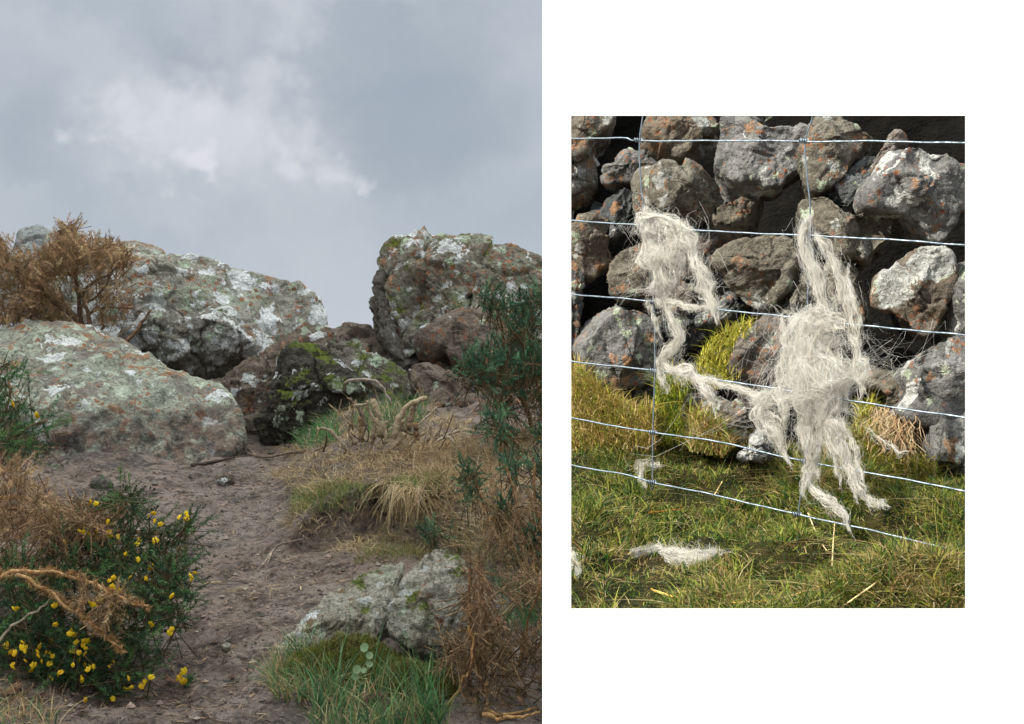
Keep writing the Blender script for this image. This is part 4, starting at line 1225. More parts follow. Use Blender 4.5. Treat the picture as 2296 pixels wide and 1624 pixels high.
for (u, v, s, lab) in [(182, 1605, .042, 'large purplish brown fallen leaf at the bottom edge below the flowering gorse'), (30, 1560, .045, 'brown fallen leaf at the bottom left edge'),
                       (90, 1575, .03, 'small brown leaf beside the bottom left grass wisps'), (215, 1545, .032, 'dark brown leaf under the flowering gorse'), (386, 1540, .028, 'grey-brown leaf lying on the path by the gorse tips'),
                       (345, 1100, .030, 'rust-coloured leaf on the upper path right of the dark flat stone'), (835, 1580, .05, 'reddish brown leaf among the bottom green grass')]:
    p = lay([(u, v)], 0, 3.5, .02)[0]
    o = bpy.data.objects.new('fallen_leaf', LEAF); o.location = tuple(p)
    o.rotation_euler = (random.uniform(-.3, .3), random.uniform(-.3, .3), random.uniform(0, 6)); o.scale = (s, s, s)
    tag(link(o), lab, 'leaf', 'fallen leaves')

# pennywort with round leaves
root = empty('pennywort', at(810, 1530, 3.42 * K))
tag(root, 'pennywort with round pale green leaves in front of the moss cushion', 'plant')
m, g = new_mat('pennywort_leaf')
P_ = g.n('ShaderNodeTexCoord').outputs['Object']
finish(g, g.mix(g.noise(P_, 30, 3), lin(112, 142, 100), lin(142, 164, 122)), .5, None, .3, translucent=.2)
M['penny'] = m
for (a, b, r) in [(583, 1170, 27), (612, 1217, 23), (612, 1268, 21), (538, 1300, 26), (580, 1306, 17), (528, 1342, 20)]:
    (u, v), = L4([(a, b)])
    c = at(u, v, 3.36 * K); rr = r * .3778 / FPX * 3.36 * K
    nr = norm(np.array([random.uniform(-.4, .4), -1, random.uniform(.2, .7)]))
    e1 = norm(np.cross(nr, [0, 0, 1.])); e2 = np.cross(nr, e1)
    n = 20
    V = [c + nr * -.15 * rr]
    for q, fct in ((.55, 0.02), (1.0, .12)):
        for k in range(n):
            th = 2 * math.pi * k / n
            sc2 = q * rr * (1 + .05 * math.cos(th * 8))
            V.append(c + e1 * math.cos(th) * sc2 + e2 * math.sin(th) * sc2 + nr * rr * fct)
    F = [(0, 1 + k, 1 + (k + 1) % n) for k in range(n)]
    Fq = [(1 + k, 1 + n + k, 1 + n + (k + 1) % n, 1 + (k + 1) % n) for k in range(n)]
    obj('leaf', np.array(V), [np.array(F), np.array(Fq)], M['penny'], root)
    Tubes().add(resample([c, c + np.array([.01, .03, -.03]), at(800, 1520, 3.45 * K)], 6), .0016, 5, col=lin(150, 160, 110)[:3]).build('stalk', M['wood'], root)

# ------------------------------------------------------------------ loose litter on the path: chips, needles, grit
q = on_ground([(-40, 1640), (0, 1060), (330, 1040), (520, 985), (640, 990), (700, 1100), (640, 1150), (900, 1260), (800, 1290), (640, 1440), (600, 1640)], 5000, 3.1, 7.4)
n = len(q)
L = rng.gamma(1.6, .010, n) + .004
ang = rng.uniform(0, np.pi, n)
dv = np.stack([np.cos(ang), np.sin(ang), rng.normal(0, .12, n)], 1) * L[:, None]
Pp = np.stack([q - dv, q + np.array([0, 0, .004]) + rng.normal(0, .002, (n, 3)), q + dv], 1) + np.array([0, 0, .004])
wd = np.where(rng.uniform(0, 1, n) < .88, .0009, .0022) * rng.uniform(.6, 1.4, n)
V, F = strips(Pp, np.repeat(wd[:, None], 3, 1), norm(np.stack([-np.sin(ang), np.cos(ang), rng.normal(0, .4, n)], 1)))
col = pick([(170, 146, 116), (136, 112, 90), (86, 70, 58), (62, 54, 48), (150, 122, 94), (104, 86, 72)], n)
o = obj('litter', V, [F], M['debris'], col=np.repeat(np.repeat(col, 3, 0), 2, 0))
tag(o, 'loose dead needles and twig fragments strewn on the path', 'litter', kind='stuff')
# grit: small angular lumps
q = on_ground([(-40, 1640), (0, 1060), (330, 1040), (520, 985), (640, 990), (700, 1100), (640, 1150), (900, 1260), (800, 1290), (640, 1440), (600, 1640)], 1500, 3.1, 7.4)
ico = np.array([[0, 0, 1], [.9, 0, .3], [.28, .85, .3], [-.73, .53, .3], [-.73, -.53, .3], [.28, -.85, .3], [0, 0, -.5]])
icf = np.array([[0, 1, 2], [0, 2, 3], [0, 3, 4], [0, 4, 5], [0, 5, 1], [6, 2, 1], [6, 3, 2], [6, 4, 3], [6, 5, 4], [6, 1, 5]])
s = rng.gamma(1.5, .0028, len(q)) + .002
V = (q[:, None] + ico[None] * s[:, None, None] * rng.uniform(.6, 1.3, (len(q), 7, 3))).reshape(-1, 3)
F = (icf[None] + np.arange(len(q))[:, None, None] * 7).reshape(-1, 3)
o = obj('grit', V, [F], M['debris'], col=np.repeat(pick([(120, 108, 100), (88, 80, 76), (150, 136, 122), (104, 84, 72)], len(q)), 7, 0), smooth=False)
tag(o, 'small crumbs of earth and grit scattered over the path', 'grit', kind='stuff')

# ================================================================== the place behind the panel's opening: wall, wire fence, wool, turf
R1 = lambda lst: [(1276.6 + a * .3394, 257.2 + b * .3394) for a, b in lst]
R2 = lambda lst: [(1717.4 + a * .3394, 257.2 + b * .3394) for a, b in lst]
R3 = lambda lst: [(1276.6 + a * .345, 808.2 + b * .345) for a, b in lst]
R4 = lambda lst: [(1717.4 + a * .345, 808.2 + b * .345) for a, b in lst]
def dep(u, d0, d1):
    """depth along a straight oblique run: d0 at u=1281, d1 at u=2164"""
    t = (np.asarray(u, float) - 1281) / 883.
    return 1 / (1 / d0 + t * (1 / d1 - 1 / d0))
wall_d = lambda u: dep(u, 3.02, 2.52)
fence_d = lambda u: dep(u, 2.60, 2.08)

# ---- turf sheet: rows of control points from the near edge up to the wall foot
us = np.linspace(1228, 2420, 150)
rows = [  # (v at left, v at right, depth left, depth right)
    (1760, 1760, 1.80, 1.66), (1480, 1490, 1.98, 1.80), (1365, 1365, 2.10, 1.90), (1230, 1300, 2.34, 1.98), (1120, 1240, 2.60, 2.08), (1040, 1130, 2.85, 2.28), (975, 1040, 3.02, 2.50), (960, 1000, 3.3, 2.75)]
tt = np.linspace(0, len(rows) - 1, 170)
rl = np.array(rows, float)
VL = np.interp(tt, range(len(rows)), rl[:, 0]); VR = np.interp(tt, range(len(rows)), rl[:, 1])
DL = np.interp(tt, range(len(rows)), rl[:, 2]); DR = np.interp(tt, range(len(rows)), rl[:, 3])
Ug, Tg = np.meshgrid(us, np.arange(len(tt)))
fr = (Ug - 1281) / 883
vg = VL[Tg] + (VR - VL)[Tg] * fr
dg = 1 / (1 / DL[Tg] + fr * (1 / DR - 1 / DL)[Tg])
TX = (Ug - CX) / FPX * dg; TY = dg; TZ = (CY - vg) / FPX * dg
P = np.stack([TX.ravel(), TY.ravel(), TZ.ravel()], 1)
P[:, 2] += .062 * fbm(P * 6.5, 4, 21) + .016 * fbm(P * 30, 3, 22)
TURF = P.reshape(len(tt), len(us), 3)
# skirts down to the ground
top = TURF
skn = top[:1].copy(); skn[..., 2] = -1.3
skb = top[-1:].copy(); skb[..., 2] = -1.3
full = np.concatenate([skn, top, skb])
sl_ = full[:, :1].copy(); sl_[..., 2] = -1.3
sr_ = full[:, -1:].copy(); sr_[..., 2] = -1.3
full = np.concatenate([sl_, full, sr_], 1)
a, b = full.shape[:2]
i = np.arange(a - 1)[:, None] * b + np.arange(b - 1)[None]
F = np.stack([i, i + 1, i + 1 + b, i + b], -1).reshape(-1, 4)
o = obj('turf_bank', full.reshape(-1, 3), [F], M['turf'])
tag(o, 'grassy bank at the foot of the dry stone wall', kind='structure')
def turf_pts(n, r0=0.0, r1=1.0, u0=1240, u1=2330):
    ti = rng.uniform(r0, r1, n) * (len(tt) - 1.001)
    ui = (rng.uniform(u0, u1, n) - us[0]) / (us[-1] - us[0]) * (len(us) - 1)
    i0 = ti.astype(int); j0 = np.minimum(ui.astype(int), len(us) - 2)
    i1 = np.minimum(i0 + 1, len(tt) - 1)
    ft = (ti - i0)[:, None]; fu = (ui - j0)[:, None]
    return (TURF[i0, j0] * (1 - ft) + TURF[i1, j0] * ft) * (1 - fu) + (TURF[i0, j0 + 1] * (1 - ft) + TURF[i1, j0 + 1] * ft) * fu

# ---- dry stone wall
wroot = empty('dry_stone_wall', (.45, 2.85, -.35))
tag(wroot, 'rough dry stone wall of lichened grey and tan stones behind the wire fence', 'wall')
def stone(poly, mat, dy=0.0, Tf=.07, Tb=.22, tilt=.0, tx=0.0, e=2.7, seed=1, fac=.026, amp=.008):
    poly = np.asarray(poly, float)
    uc, vc = poly.mean(0)
    y = float(wall_d(uc)) - .10 * np.clip((vc - 600) / 500, -1, 1.2) + dy
    return rock('stone', poly, y, M[mat], tilt=tilt, tx=tx, Tf=Tf, Tb=Tb, e=e, amp=amp, freq=6, fac=fac, cells=8, seed=seed, edge=.03, parent=wroot, nt=100, nr=26, k=1.0, cuts=13, cd=(.52, .82))
ST = [
 (R1([(-45, -60), (100, -80), (290, -60), (285, 60), (230, 110), (160, 180), (80, 270), (10, 275), (-45, 230)]), 'st_tan', 0),
 (R1([(500, 60), (515, -40), (700, -70), (900, -30), (990, 55), (965, 105), (890, 120), (875, 170), (825, 200), (800, 250), (740, 285), (690, 270), (640, 200), (540, 150), (502, 110)]), 'st_orange', 0),
 (R1([(220, 345), (300, 322), (330, 270), (400, 240), (480, 230), (560, 195), (620, 250), (700, 300), (690, 345), (570, 380), (450, 450), (335, 458), (230, 455)]), 'st_grey', .03),
 (R1([(552, 345), (600, 315), (710, 325), (820, 350), (920, 390), (1000, 460), (1040, 530), (1052, 600), (1000, 625), (965, 650), (950, 720), (900, 735), (760, 660), (640, 630), (570, 575), (550, 450)]), 'st_tan', -.03),
 (R1([(940, 655), (1060, 610), (1232, 580), (1195, 512), (1260, 503), (1277, 540), (1235, 600), (1212, 680), (1180, 715), (1080, 742), (980, 725)]), 'st_tan', .02),
 (R1([(958, 240), (972, 160), (1000, 100), (1100, 70), (1190, 48), (1260, 92), (1400, 95), (1540, 108), (1590, 160), (1585, 300), (1520, 370), (1440, 420), (1400, 485), (1300, 480), (1200, 472), (1080, 465), (1010, 420), (975, 370)]), 'st_grey', -.02),
 (R1([(1220, 20), (1260, -40), (1320, -50), (1350, 0), (1300, 50), (1270, 68), (1232, 50)]), 'st_grey', .03),
 (R1([(275, 620), (290, 560), (340, 500), (400, 480), (475, 468), (450, 530), (405, 590), (380, 680), (345, 750), (305, 800), (280, 780), (278, 700)]), 'st_blue', .04),
 (R1([(20, 790), (60, 690), (150, 675), (250, 688), (290, 720), (272, 800), (268, 900), (290, 960), (270, 1000), (205, 1030), (160, 1080), (100, 1070), (60, 990), (40, 900)]), 'st_orange', .01),
 (R1([(-8, 330), (40, 328), (66, 400), (50, 470), (-8, 480)]), 'st_tan', .02),
 (R1([(258, 1050), (290, 970), (370, 910), (450, 880), (520, 890), (565, 960), (582, 1100), (545, 1200), (450, 1216), (300, 1190), (265, 1140)]), 'st_tan', .01),
 (R1([(-45, 930), (20, 950), (80, 1000), (102, 1130), (92, 1250), (60, 1350), (30, 1500), (-45, 1540)]), 'st_blue', .0),
 (R1([(640, 650), (800, 760), (960, 795), (1110, 838), (1020, 890), (985, 960), (975, 1040), (900, 1075), (780, 1010), (690, 900)]), 'st_pink', .04),
 (R1([(975, 960), (1010, 900), (1100, 840), (1250, 800), (1400, 800), (1500, 860), (1512, 980), (1440, 1150), (1350, 1245), (1290, 1258), (1180, 1205), (1080, 1120), (1030, 1050)]), 'st_tan', -.03),
 (R1([(68, 1560), (110, 1480), (250, 1330), (380, 1265), (470, 1278), (540, 1330), (604, 1450), (585, 1560), (560, 1700), (450, 1790), (300, 1830), (190, 1790), (100, 1660)]), 'st_grey', -.02),
 (R1([(1170, 1480), (1290, 1340), (1350, 1318), (1420, 1340), (1445, 1500), (1420, 1650), (1400, 1850), (1300, 1960), (1160, 1960), (1100, 1800), (1130, 1600)]), 'st_pink', -.03),
 (R1([(900, 1340), (1000, 1260), (1100, 1185), (1200, 1180), (1262, 1220), (1110, 1300), (1010, 1370), (930, 1385)]), 'st_blue', .03),
 (R1([(620, 1130), (720, 1090), (800, 1120), (830, 1220), (760, 1300), (640, 1280)]), 'st_pink', .06),
 (R1([(640, 1330), (760, 1310), (880, 1400), (860, 1500), (740, 1560), (640, 1480)]), 'st_blue', .09),
 (R2([(262, 150), (300, 40), (380, 8), (480, 18), (580, 60), (630, 110), (705, 130), (665, 220), (630, 275), (570, 345), (540, 420), (440, 455), (380, 480), (340, 490), (300, 430), (282, 300)]), 'st_tan', -.01),
 (R2([(422, 480), (480, 440), (560, 370), (640, 328), (692, 325), (702, 380), (625, 480), (565, 600), (530, 632), (478, 590)]), 'st_blue', .02),
 (R2([(703, 320), (740, 270), (800, 220), (870, 163), (887, 220), (842, 290), (765, 350), (710, 377)]), 'st_pink', .02),
 (R2([(688, 540), (700, 460), (760, 380), (830, 350), (850, 290), (940, 200), (1040, 193), (1120, 240), (1250, 310), (1340, 370), (1350, 550), (1310, 625), (1245, 655), (1235, 730), (1180, 820), (1110, 842), (1000, 760), (900, 690), (800, 650), (720, 605)]), 'st_grey', -.03),
 (R2([(203, 640), (215, 580), (260, 550), (340, 547), (400, 560), (440, 622), (540, 662), (620, 690), (790, 678), (832, 720), (805, 830), (760, 875), (700, 960), (650, 982), (600, 945), (540, 962), (480, 962), (430, 840), (300, 755), (240, 722)]), 'st_tan', -.01),
 (R2([(160, 1160), (200, 1118), (275, 1118), (320, 1200), (300, 1300), (160, 1302)]), 'st_tan', .0),
 (R2([(425, 960), (560, 978), (612, 1050), (592, 1150), (642, 1260), (650, 1380), (560, 1432), (490, 1300), (440, 1150)]), 'st_tan', .03),
 (R2([(722, 1165), (740, 1090), (830, 1010), (872, 968), (940, 920), (980, 868), (1050, 853), (1120, 868), (1210, 900), (1268, 1020), (1245, 1180), (1185, 1290), (1120, 1430), (1040, 1472), (950, 1412), (880, 1350), (830, 1312), (745, 1282), (725, 1220)]), 'st_orange', -.02),
 (R2([(1248, 1200), (1270, 1100), (1320, 1000), (1420, 970), (1440, 1400), (1290, 1325)]), 'st_grey', .0),
 ([(2043, 800), (2070, 780), (2110, 765), (2170, 752), (2250, 760), (2260, 930), (2150, 940), (2095, 922), (2062, 890), (2050, 840)], 'st_grey', -.04),
 (R4([(628, 115), (660, 60), (760, 63), (850, 90), (930, 108), (982, 170), (985, 260), (960, 330), (820, 330), (760, 235), (680, 200)]), 'st_tan', .0),
 (R4([(1140, 660), (1160, 500), (1190, 410), (1250, 368), (1400, 370), (1420, 760), (1250, 760), (1232, 720)]), 'st_grey', -.03),
 (R3([(1105, 575), (1232, 510), (1195, 478), (1250, 520), (1255, 640), (1130, 650)]), 'st_grey', -.10),
 (R3([(300, 250), (420, 110), (520, 130), (540, 260), (420, 330)]), 'st_blue', .10),
 (R3([(860, 330), (960, 250), (1232, 300), (1200, 420), (1080, 560), (930, 520)]), 'st_pink', -.04),
]
for k, (poly, mt, dy) in enumerate(ST):
    stone(poly, mt, dy, seed=200 + k * 7, tilt=random.uniform(-.1, .35), tx=random.uniform(-.35, .35), e=random.choice([2.4, 2.8, 3.3]))
# the wall's run beyond the opening on the right, and its end on the left
def plain_stone(u, v, du, dv, dy, k):
    a_ = np.linspace(0, 2 * np.pi, 10, endpoint=False)
    q_ = np.random.default_rng(900 + k).uniform(.82, 1.12, 10)
    stone(np.stack([u + du * q_ * np.cos(a_), v + dv * q_ * np.sin(a_)], 1), random.choice(['st_tan', 'st_grey', 'st_blue', 'st_pink']), dy, seed=900 + k, Tf=.07, Tb=.10)
kk = 0
for r_ in range(7):
    for c_ in range(2):
        kk += 1
        plain_stone(2285 + 95 * c_ + (r_ % 2) * 25, 250 + r_ * 112, 52, 56, 0, kk)
    for c_ in range(3):
        kk += 1
        plain_stone(1262, 255 + r_ * 108, 24, 54, .24 + c_ * .2, kk)
# sheet behind the stones, its black colour standing in for shaded gaps
cu = np.linspace(1262, 2440, 60)
cv = np.linspace(225, 1120, 50)
Ug, Vg = np.meshgrid(cu, cv)
dd = wall_d(Ug) + .70
p = np.stack([((Ug - CX) / FPX * dd).ravel(), dd.ravel(), ((CY - Vg) / FPX * dd).ravel()], 1)
p[:, 1] += .05 * fbm(p * 6, 4, 31)
pb = p.copy(); pb[:, 1] += .4
n, m_ = len(cu), len(cv)
i = np.arange(m_ - 1)[:, None] * n + np.arange(n - 1)[None]
F = np.stack([i, i + n, i + 1 + n, i + 1], -1).reshape(-1, 4)
tp = np.arange(n - 1); 
F3 = np.stack([tp, tp + 1, tp + 1 + n * m_, tp + n * m_], 1)
lf = np.arange(m_ - 1) * n
F4 = np.stack([lf, lf + n * m_, lf + n + n * m_, lf + n], 1); F5 = np.stack([lf + n - 1, lf + 2 * n - 1, lf + 2 * n - 1 + n * m_, lf + n - 1 + n * m_], 1)
obj('gap_shade_sheet', np.concatenate([p, pb]), [F, F[:, ::-1] + n * m_, F3, F4, F5], M['earth'], wroot)

# ---- wire fence
froot = empty('wire_fence', (.45, 2.3, -.3))
tag(froot, 'galvanised wire stock fence strung in front of the stone wall', 'fence')
def wire(name, lst, r=.0019, off=0.0, wig=.0004):
    P = np.array([at(u, v, float(fence_d(u)) + off) for (u, v) in lst])
    P = resample(P, 70)
    s_ = np.linspace(0, 40, 70)
    P[:, 2] += wig * np.sin(s_ * .9 + random.uniform(0, 6)) + wig * .7 * np.sin(s_ * 2.3 + random.uniform(0, 6))
    return Tubes().add(P, r, 8, col=(1, 1, 1)).build(name, M['wire'], froot)
HW_ = [[(1232, 309), (1281, 311), (1400, 310), (1432, 316), (1700, 316), (1805, 318), (1950, 317), (2164, 321), (2300, 323)],
       [(1232, 486), (1281, 495), (1435, 505), (1600, 519), (1800, 528), (2000, 538), (2164, 550), (2300, 559)],
       [(1232, 647), (1281, 660), (1400, 670), (1600, 693), (1760, 710), (1900, 727), (2060, 742), (2164, 752), (2300, 768)],
       [(1232, 790), (1281, 810), (1467, 831), (1600, 850), (1740, 872), (1940, 904), (2164, 937), (2300, 957)],
       [(1232, 918), (1281, 937), (1464, 970), (1600, 989), (1800, 1034), (2000, 1070), (2164, 1101), (2300, 1128)],
       [(1232, 1020), (1281, 1043), (1400, 1064), (1464, 1082), (1600, 1110), (1780, 1152), (1920, 1182), (2010, 1203), (2300, 1270)]]
for h_ in HW_: wire('horizontal_wire', h_, .0016)
VW = [[(1450, 180), (1441, 262), (1434, 316), (1436, 400), (1443, 465), (1455, 560), (1466, 690), (1468, 831), (1464, 970), (1463, 1100)],
      [(1835, 180), (1822, 262), (1805, 318), (1810, 400), (1817, 480), (1812, 640), (1806, 860), (1806, 1036), (1797, 1100), (1788, 1160)]]
for w_ in VW: wire('vertical_wire', w_, .0014, -.002)
def knot(u, v):
    tb = Tubes()
    d_ = float(fence_d(u)) - .001
    c = at(u, v, d_)
    th = np.linspace(0, 2 * np.pi * 4, 50)
    x = np.linspace(-.0085, .0085, 50)
    tb.add(np.stack([c[0] + x, c[1] + .0036 * np.cos(th), c[2] + .0036 * np.sin(th) - x * .03], 1), .0014, 5, col=(1, 1, 1))
    tb.build('wire_knot', M['wire'], froot)
for (u, v) in [(1432, 315), (1804, 317), (1467, 832), (1464, 970), (1806, 1035), (1463, 1082), (1788, 1154), (1466, 678), (1441, 506), (1812, 715)]: knot(u, v)

# ---- wool caught on the wires
def wool(name, label, locks, base, group='wool caught on the fence'):
    parts = []
    for (path, rad, n, *opt) in locks:
        n = int(n * .75)
        off = opt[0] if opt else -.006
        P = np.array([at(u, v, (float(fence_d(u)) + off) if len(q) == 0 else q[0]) for (u, v, *q) in path])
        Kp = 40
        R = np.interp(np.linspace(0, 1, Kp), np.linspace(0, 1, len(rad)), np.array(rad, float)) / FPX * P[:, 1].mean()
        C = resample(P, Kp)
        R = R * (.22 + .78 * np.minimum(1, np.sin(np.pi * np.linspace(.03, .97, Kp)) * 2.2))
        C = C + .0045 * np.stack([vnoise(np.stack([np.linspace(0, 9, Kp) + 37.7 * len(parts) + 5 * ax_, np.zeros(Kp), np.full(Kp, P[0, 0] * 50)], 1), 5) for ax_ in range(3)], 1)
        R = R * (.75 + .45 * vnoise(np.stack([np.linspace(0, 12, Kp) + 11.3 * len(parts), np.zeros(Kp), np.full(Kp, P[0, 2] * 60)], 1), 8))
        tan = norm(np.gradient(C, axis=0))
        sx = norm(np.cross(tan, np.array([0, -1., 0])))
        sy = np.cross(tan, sx)
        S = 11
        kd = rng.uniform(0, 1, n)
        fly = kd < .22; haze = (kd >= .22) & (kd < .52)
        ln = np.where(fly, rng.uniform(.08, .35, n), rng.uniform(.15, .6, n))
        ns = 10 + int(n / 110)
        sub = rng.integers(0, ns, n)
        s0_ = rng.uniform(-.15, .75, ns); sl2 = rng.uniform(.25, .7, ns)          # each torn lock covers part of the path
        cen = np.where(haze | fly, rng.uniform(0, 1, n), s0_[sub] + sl2[sub] * rng.uniform(0, 1, n))
        tt_ = cen[:, None] + ln[:, None] * (np.linspace(0, 1, S)[None] - .5)
        hi_ = 1.0 - np.abs(rng.normal(0, .10, (n, 1))) + np.where(rng.uniform(0, 1, (n, 1)) < .2, .12, 0); lo_ = np.abs(rng.normal(0, .05, (n, 1)))
        tt_ = np.clip(tt_, lo_, np.maximum(hi_, lo_ + .05))
        idx = np.clip(tt_, 0, 1) * (Kp - 1)
        i0 = np.minimum(idx.astype(int), Kp - 2); f_ = (idx - i0)[..., None]
        def lerp(A): return A[i0] * (1 - f_) + A[i0 + 1] * f_
        rr = R[i0] * (1 - f_[..., 0]) + R[i0 + 1] * f_[..., 0]
        over = np.maximum(tt_ - 1, 0)
        plen = np.linalg.norm(np.diff(C, axis=0), axis=1).sum()
        sph = rng.uniform(0, 6.3, (ns, 6)); sfr = rng.uniform(4, 17, (ns, 2)); so = rng.normal(0, .50, (ns, 2))
        q = np.linspace(0, 1, S)[None]
        per_m = plen / .10
        ca = so[sub, 0:1] + .42 * np.sin(sph[sub, 0:1] + sfr[sub, 0:1] * tt_) + (.0016 / np.maximum(rr, .002)) * np.sin(sph[sub, 2:3] + 30 * tt_ * per_m)
        cb = so[sub, 1:2] + .42 * np.sin(sph[sub, 1:2] + sfr[sub, 1:2] * tt_) + (.0016 / np.maximum(rr, .002)) * np.sin(sph[sub, 3:4] + 26 * tt_ * per_m)
        a0 = rng.normal(0, 1, (n, 1)); b0 = rng.normal(0, 1, (n, 1))
        w1_ = rng.uniform(2, 9, (n, 1)); w2_ = rng.uniform(2, 9, (n, 1)); p1 = rng.uniform(0, 6.3, (n, 1)); p2 = rng.uniform(0, 6.3, (n, 1))
        amp = np.where(fly, rng.uniform(.6, 1.8, n), np.where(haze, .52, .08))[:, None]
        cur = np.where(fly, .6, np.where(haze, .38, .07))[:, None]
        msk = np.where(haze | fly, .25, 1.0)[:, None]
        da = ca * msk + amp * a0 + cur * np.sin(w1_ * q + p1)
        db = cb * msk + amp * b0 + cur * np.sin(w2_ * q + p2)
        spread = 1 + 4 * over
        X_ = lerp(C) + lerp(sx) * (da * rr * spread)[..., None] + lerp(sy) * (db * rr * .6)[..., None] + lerp(tan) * (over * plen)[..., None]
        X_[..., 2] += np.where(fly, .008, np.where(haze, .005, .0008))[:, None] * np.sin(q * rng.uniform(3, 12, (n, 1)) + p2)
        w0_ = np.where(haze | fly, .00016, .00024)[:, None]
        wd_ = np.broadcast_to(w0_ * np.sin(np.pi * np.clip(q, .04, .96)) ** .4, (n, S))
        side = norm(rng.normal(0, 1, (n, 3)) * np.array([1, .4, 1]))
        V, F = strips(X_, wd_, side)
        c = pick([(243, 240, 232), (236, 232, 222), (246, 245, 240), (228, 220, 202)], n, .04)
        parts.append((V, F, np.repeat(np.repeat(c, S, 0), 2, 0)))
    V, F, C = merge(parts)
    o = obj(name, V, [F], M['wool'], origin=np.asarray(base), col=C)
    return tag(o, label, 'wool', group)
wool('wool_tuft', 'ragged white wool hanging from the second and third wires at the left', [
    ([(1450, 462), (1448, 500), (1462, 555), (1482, 615), (1490, 680)], [14, 24, 30, 30, 18], 2700),
    ([(1428, 500), (1480, 492), (1545, 515)], [14, 24, 16], 1300),
    ([(1500, 500), (1515, 560), (1520, 620)], [20, 26, 12], 1200),
    ([(1532, 512), (1552, 570), (1578, 640), (1604, 705)], [14, 22, 22, 6], 1600),
    ([(1480, 670), (1508, 720), (1522, 765), (1495, 790), (1472, 835)], [16, 11, 12, 14, 8], 1300),
    ([(1460, 672), (1520, 682), (1590, 694)], [9, 10, 4], 500),
    ([(1452, 672), (1460, 705), (1478, 750)], [8, 6, 3], 260),
    ([(1570, 660), (1600, 690), (1610, 720)], [12, 14, 8], 200)], at(1490, 840, 2.45))
wool('wool_strand', 'thin twisted wool trailing along the fourth wire between the two hanging tufts', [
    ([(1472, 812), (1520, 830), (1562, 850), (1590, 885), (1606, 918)], [14, 12, 12, 10, 4], 1300),
    ([(1478, 825), (1488, 855), (1496, 880)], [8, 8, 3], 260),
    ([(1540, 845), (1640, 866), (1700, 888), (1740, 872)], [5, 4, 6, 12], 500),
    ([(1715, 872), (1712, 920), (1738, 980), (1768, 1030)], [18, 20, 15, 4], 1300),
    ([(1735, 868), (1755, 900), (1762, 960)], [14, 12, 4], 600)], at(1700, 1030, 2.3))
wool('wool_tuft', 'great bulging white fleece tuft hanging down the right upright wire', [
    ([(1822, 480), (1800, 530), (1815, 590), (1838, 645), (1860, 705)], [9, 17, 17, 19, 24], 1900),
    ([(1832, 525), (1868, 590), (1890, 655), (1905, 725)], [10, 14, 15, 10], 900),
    ([(1770, 722), (1830, 708), (1895, 735)], [20, 24, 16], 1000),
    ([(1835, 700), (1822, 770), (1840, 840), (1856, 900), (1850, 945)], [28, 42, 64, 84, 62], 5200),
    ([(1788, 715), (1788, 790), (1800, 870), (1810, 930)], [18, 24, 26, 30], 2000),
    ([(1752, 712), (1756, 790), (1744, 868)], [8, 9, 8], 600),
    ([(1905, 745), (1938, 830), (1926, 890)], [12, 10, 10], 500),
    ([(1815, 920), (1818, 970), (1822, 1030), (1812, 1080)], [34, 22, 12, 6], 1500),
    ([(1800, 925), (1795, 970), (1812, 1020), (1806, 1060)], [16, 10, 6, 3], 400),
    ([(1840, 930), (1842, 990), (1832, 1040), (1836, 1075)], [18, 10, 7, 3], 420),
    ([(1804, 1070), (1822, 1100), (1858, 1120), (1888, 1150), (1908, 1190)], [6, 8, 8, 7, 3], 600),
    ([(1812, 1095), (1850, 1112), (1868, 1140), (1895, 1162)], [4, 5, 4, 2], 200),
    ([(1865, 930), (1880, 985), (1900, 1040), (1925, 1085)], [32, 22, 13, 8], 1500),
    ([(1885, 1000), (1905, 1060), (1918, 1105), (1928, 1128)], [10, 8, 6, 2], 320),
    ([(1910, 1060), (1935, 1100), (1958, 1122), (1992, 1130)], [9, 9, 6, 2], 420),
    ([(1885, 940), (1915, 1000), (1925, 1050), (1940, 1085)], [10, 7, 5, 2], 240),
    ([(1850, 950), (1862, 1010), (1880, 1060), (1886, 1090)], [12, 8, 5, 2], 260),
    ([(1905, 700), (1925, 760), (1915, 820), (1942, 880)], [8, 6, 5, 3], 200),
    ([(1895, 600), (1915, 660), (1928, 720), (1920, 760)], [9, 8, 6, 2], 220),
    ([(1808, 1040), (1800, 1085), (1806, 1110)], [8, 6, 6], 300),
    ([(1935, 950), (1990, 1000), (2040, 1020)], [6, 5, 2], 60)], at(1850, 1190, 2.2))
# wool on the grass
def tp(u, v):
    d2 = np.abs((TURF[..., 0] / TURF[..., 1] * FPX + CX) - u) + np.abs(CY - TURF[..., 2] / TURF[..., 1] * FPX - v)
    i, j = np.unravel_index(np.argmin(d2), d2.shape)
    return TURF[i, j]
def gw(u, v): return (u, v, float(tp(u, v)[1]) - .03)
wool('wool_scrap', 'flat scrap of white wool lying on the grass', [
    ([gw(1415, 1243), gw(1470, 1232), gw(1540, 1246), gw(1622, 1240)], [4, 8, 14, 12], 1500),
    ([gw(1490, 1255), gw(1560, 1262), gw(1600, 1235)], [8, 8, 10], 500)], tp(1540, 1246), 'wool on the grass')
wool('wool_scrap', 'wisp of wool snagged on the lowest wire at the left', [
    ([gw(1425, 1050), gw(1440, 1040), gw(1480, 1048)], [7, 6, 5], 260), ([gw(1440, 1045), gw(1436, 1075), gw(1450, 1095)], [8, 8, 6], 260)], tp(1440, 1080), 'wool on the grass')
wool('wool_scrap', 'small tuft of wool in the grass at the left edge of the opening', [
    ([gw(1275, 1240), gw(1290, 1262), gw(1296, 1285)], [12, 14, 8], 400)], tp(1285, 1260), 'wool on the grass')

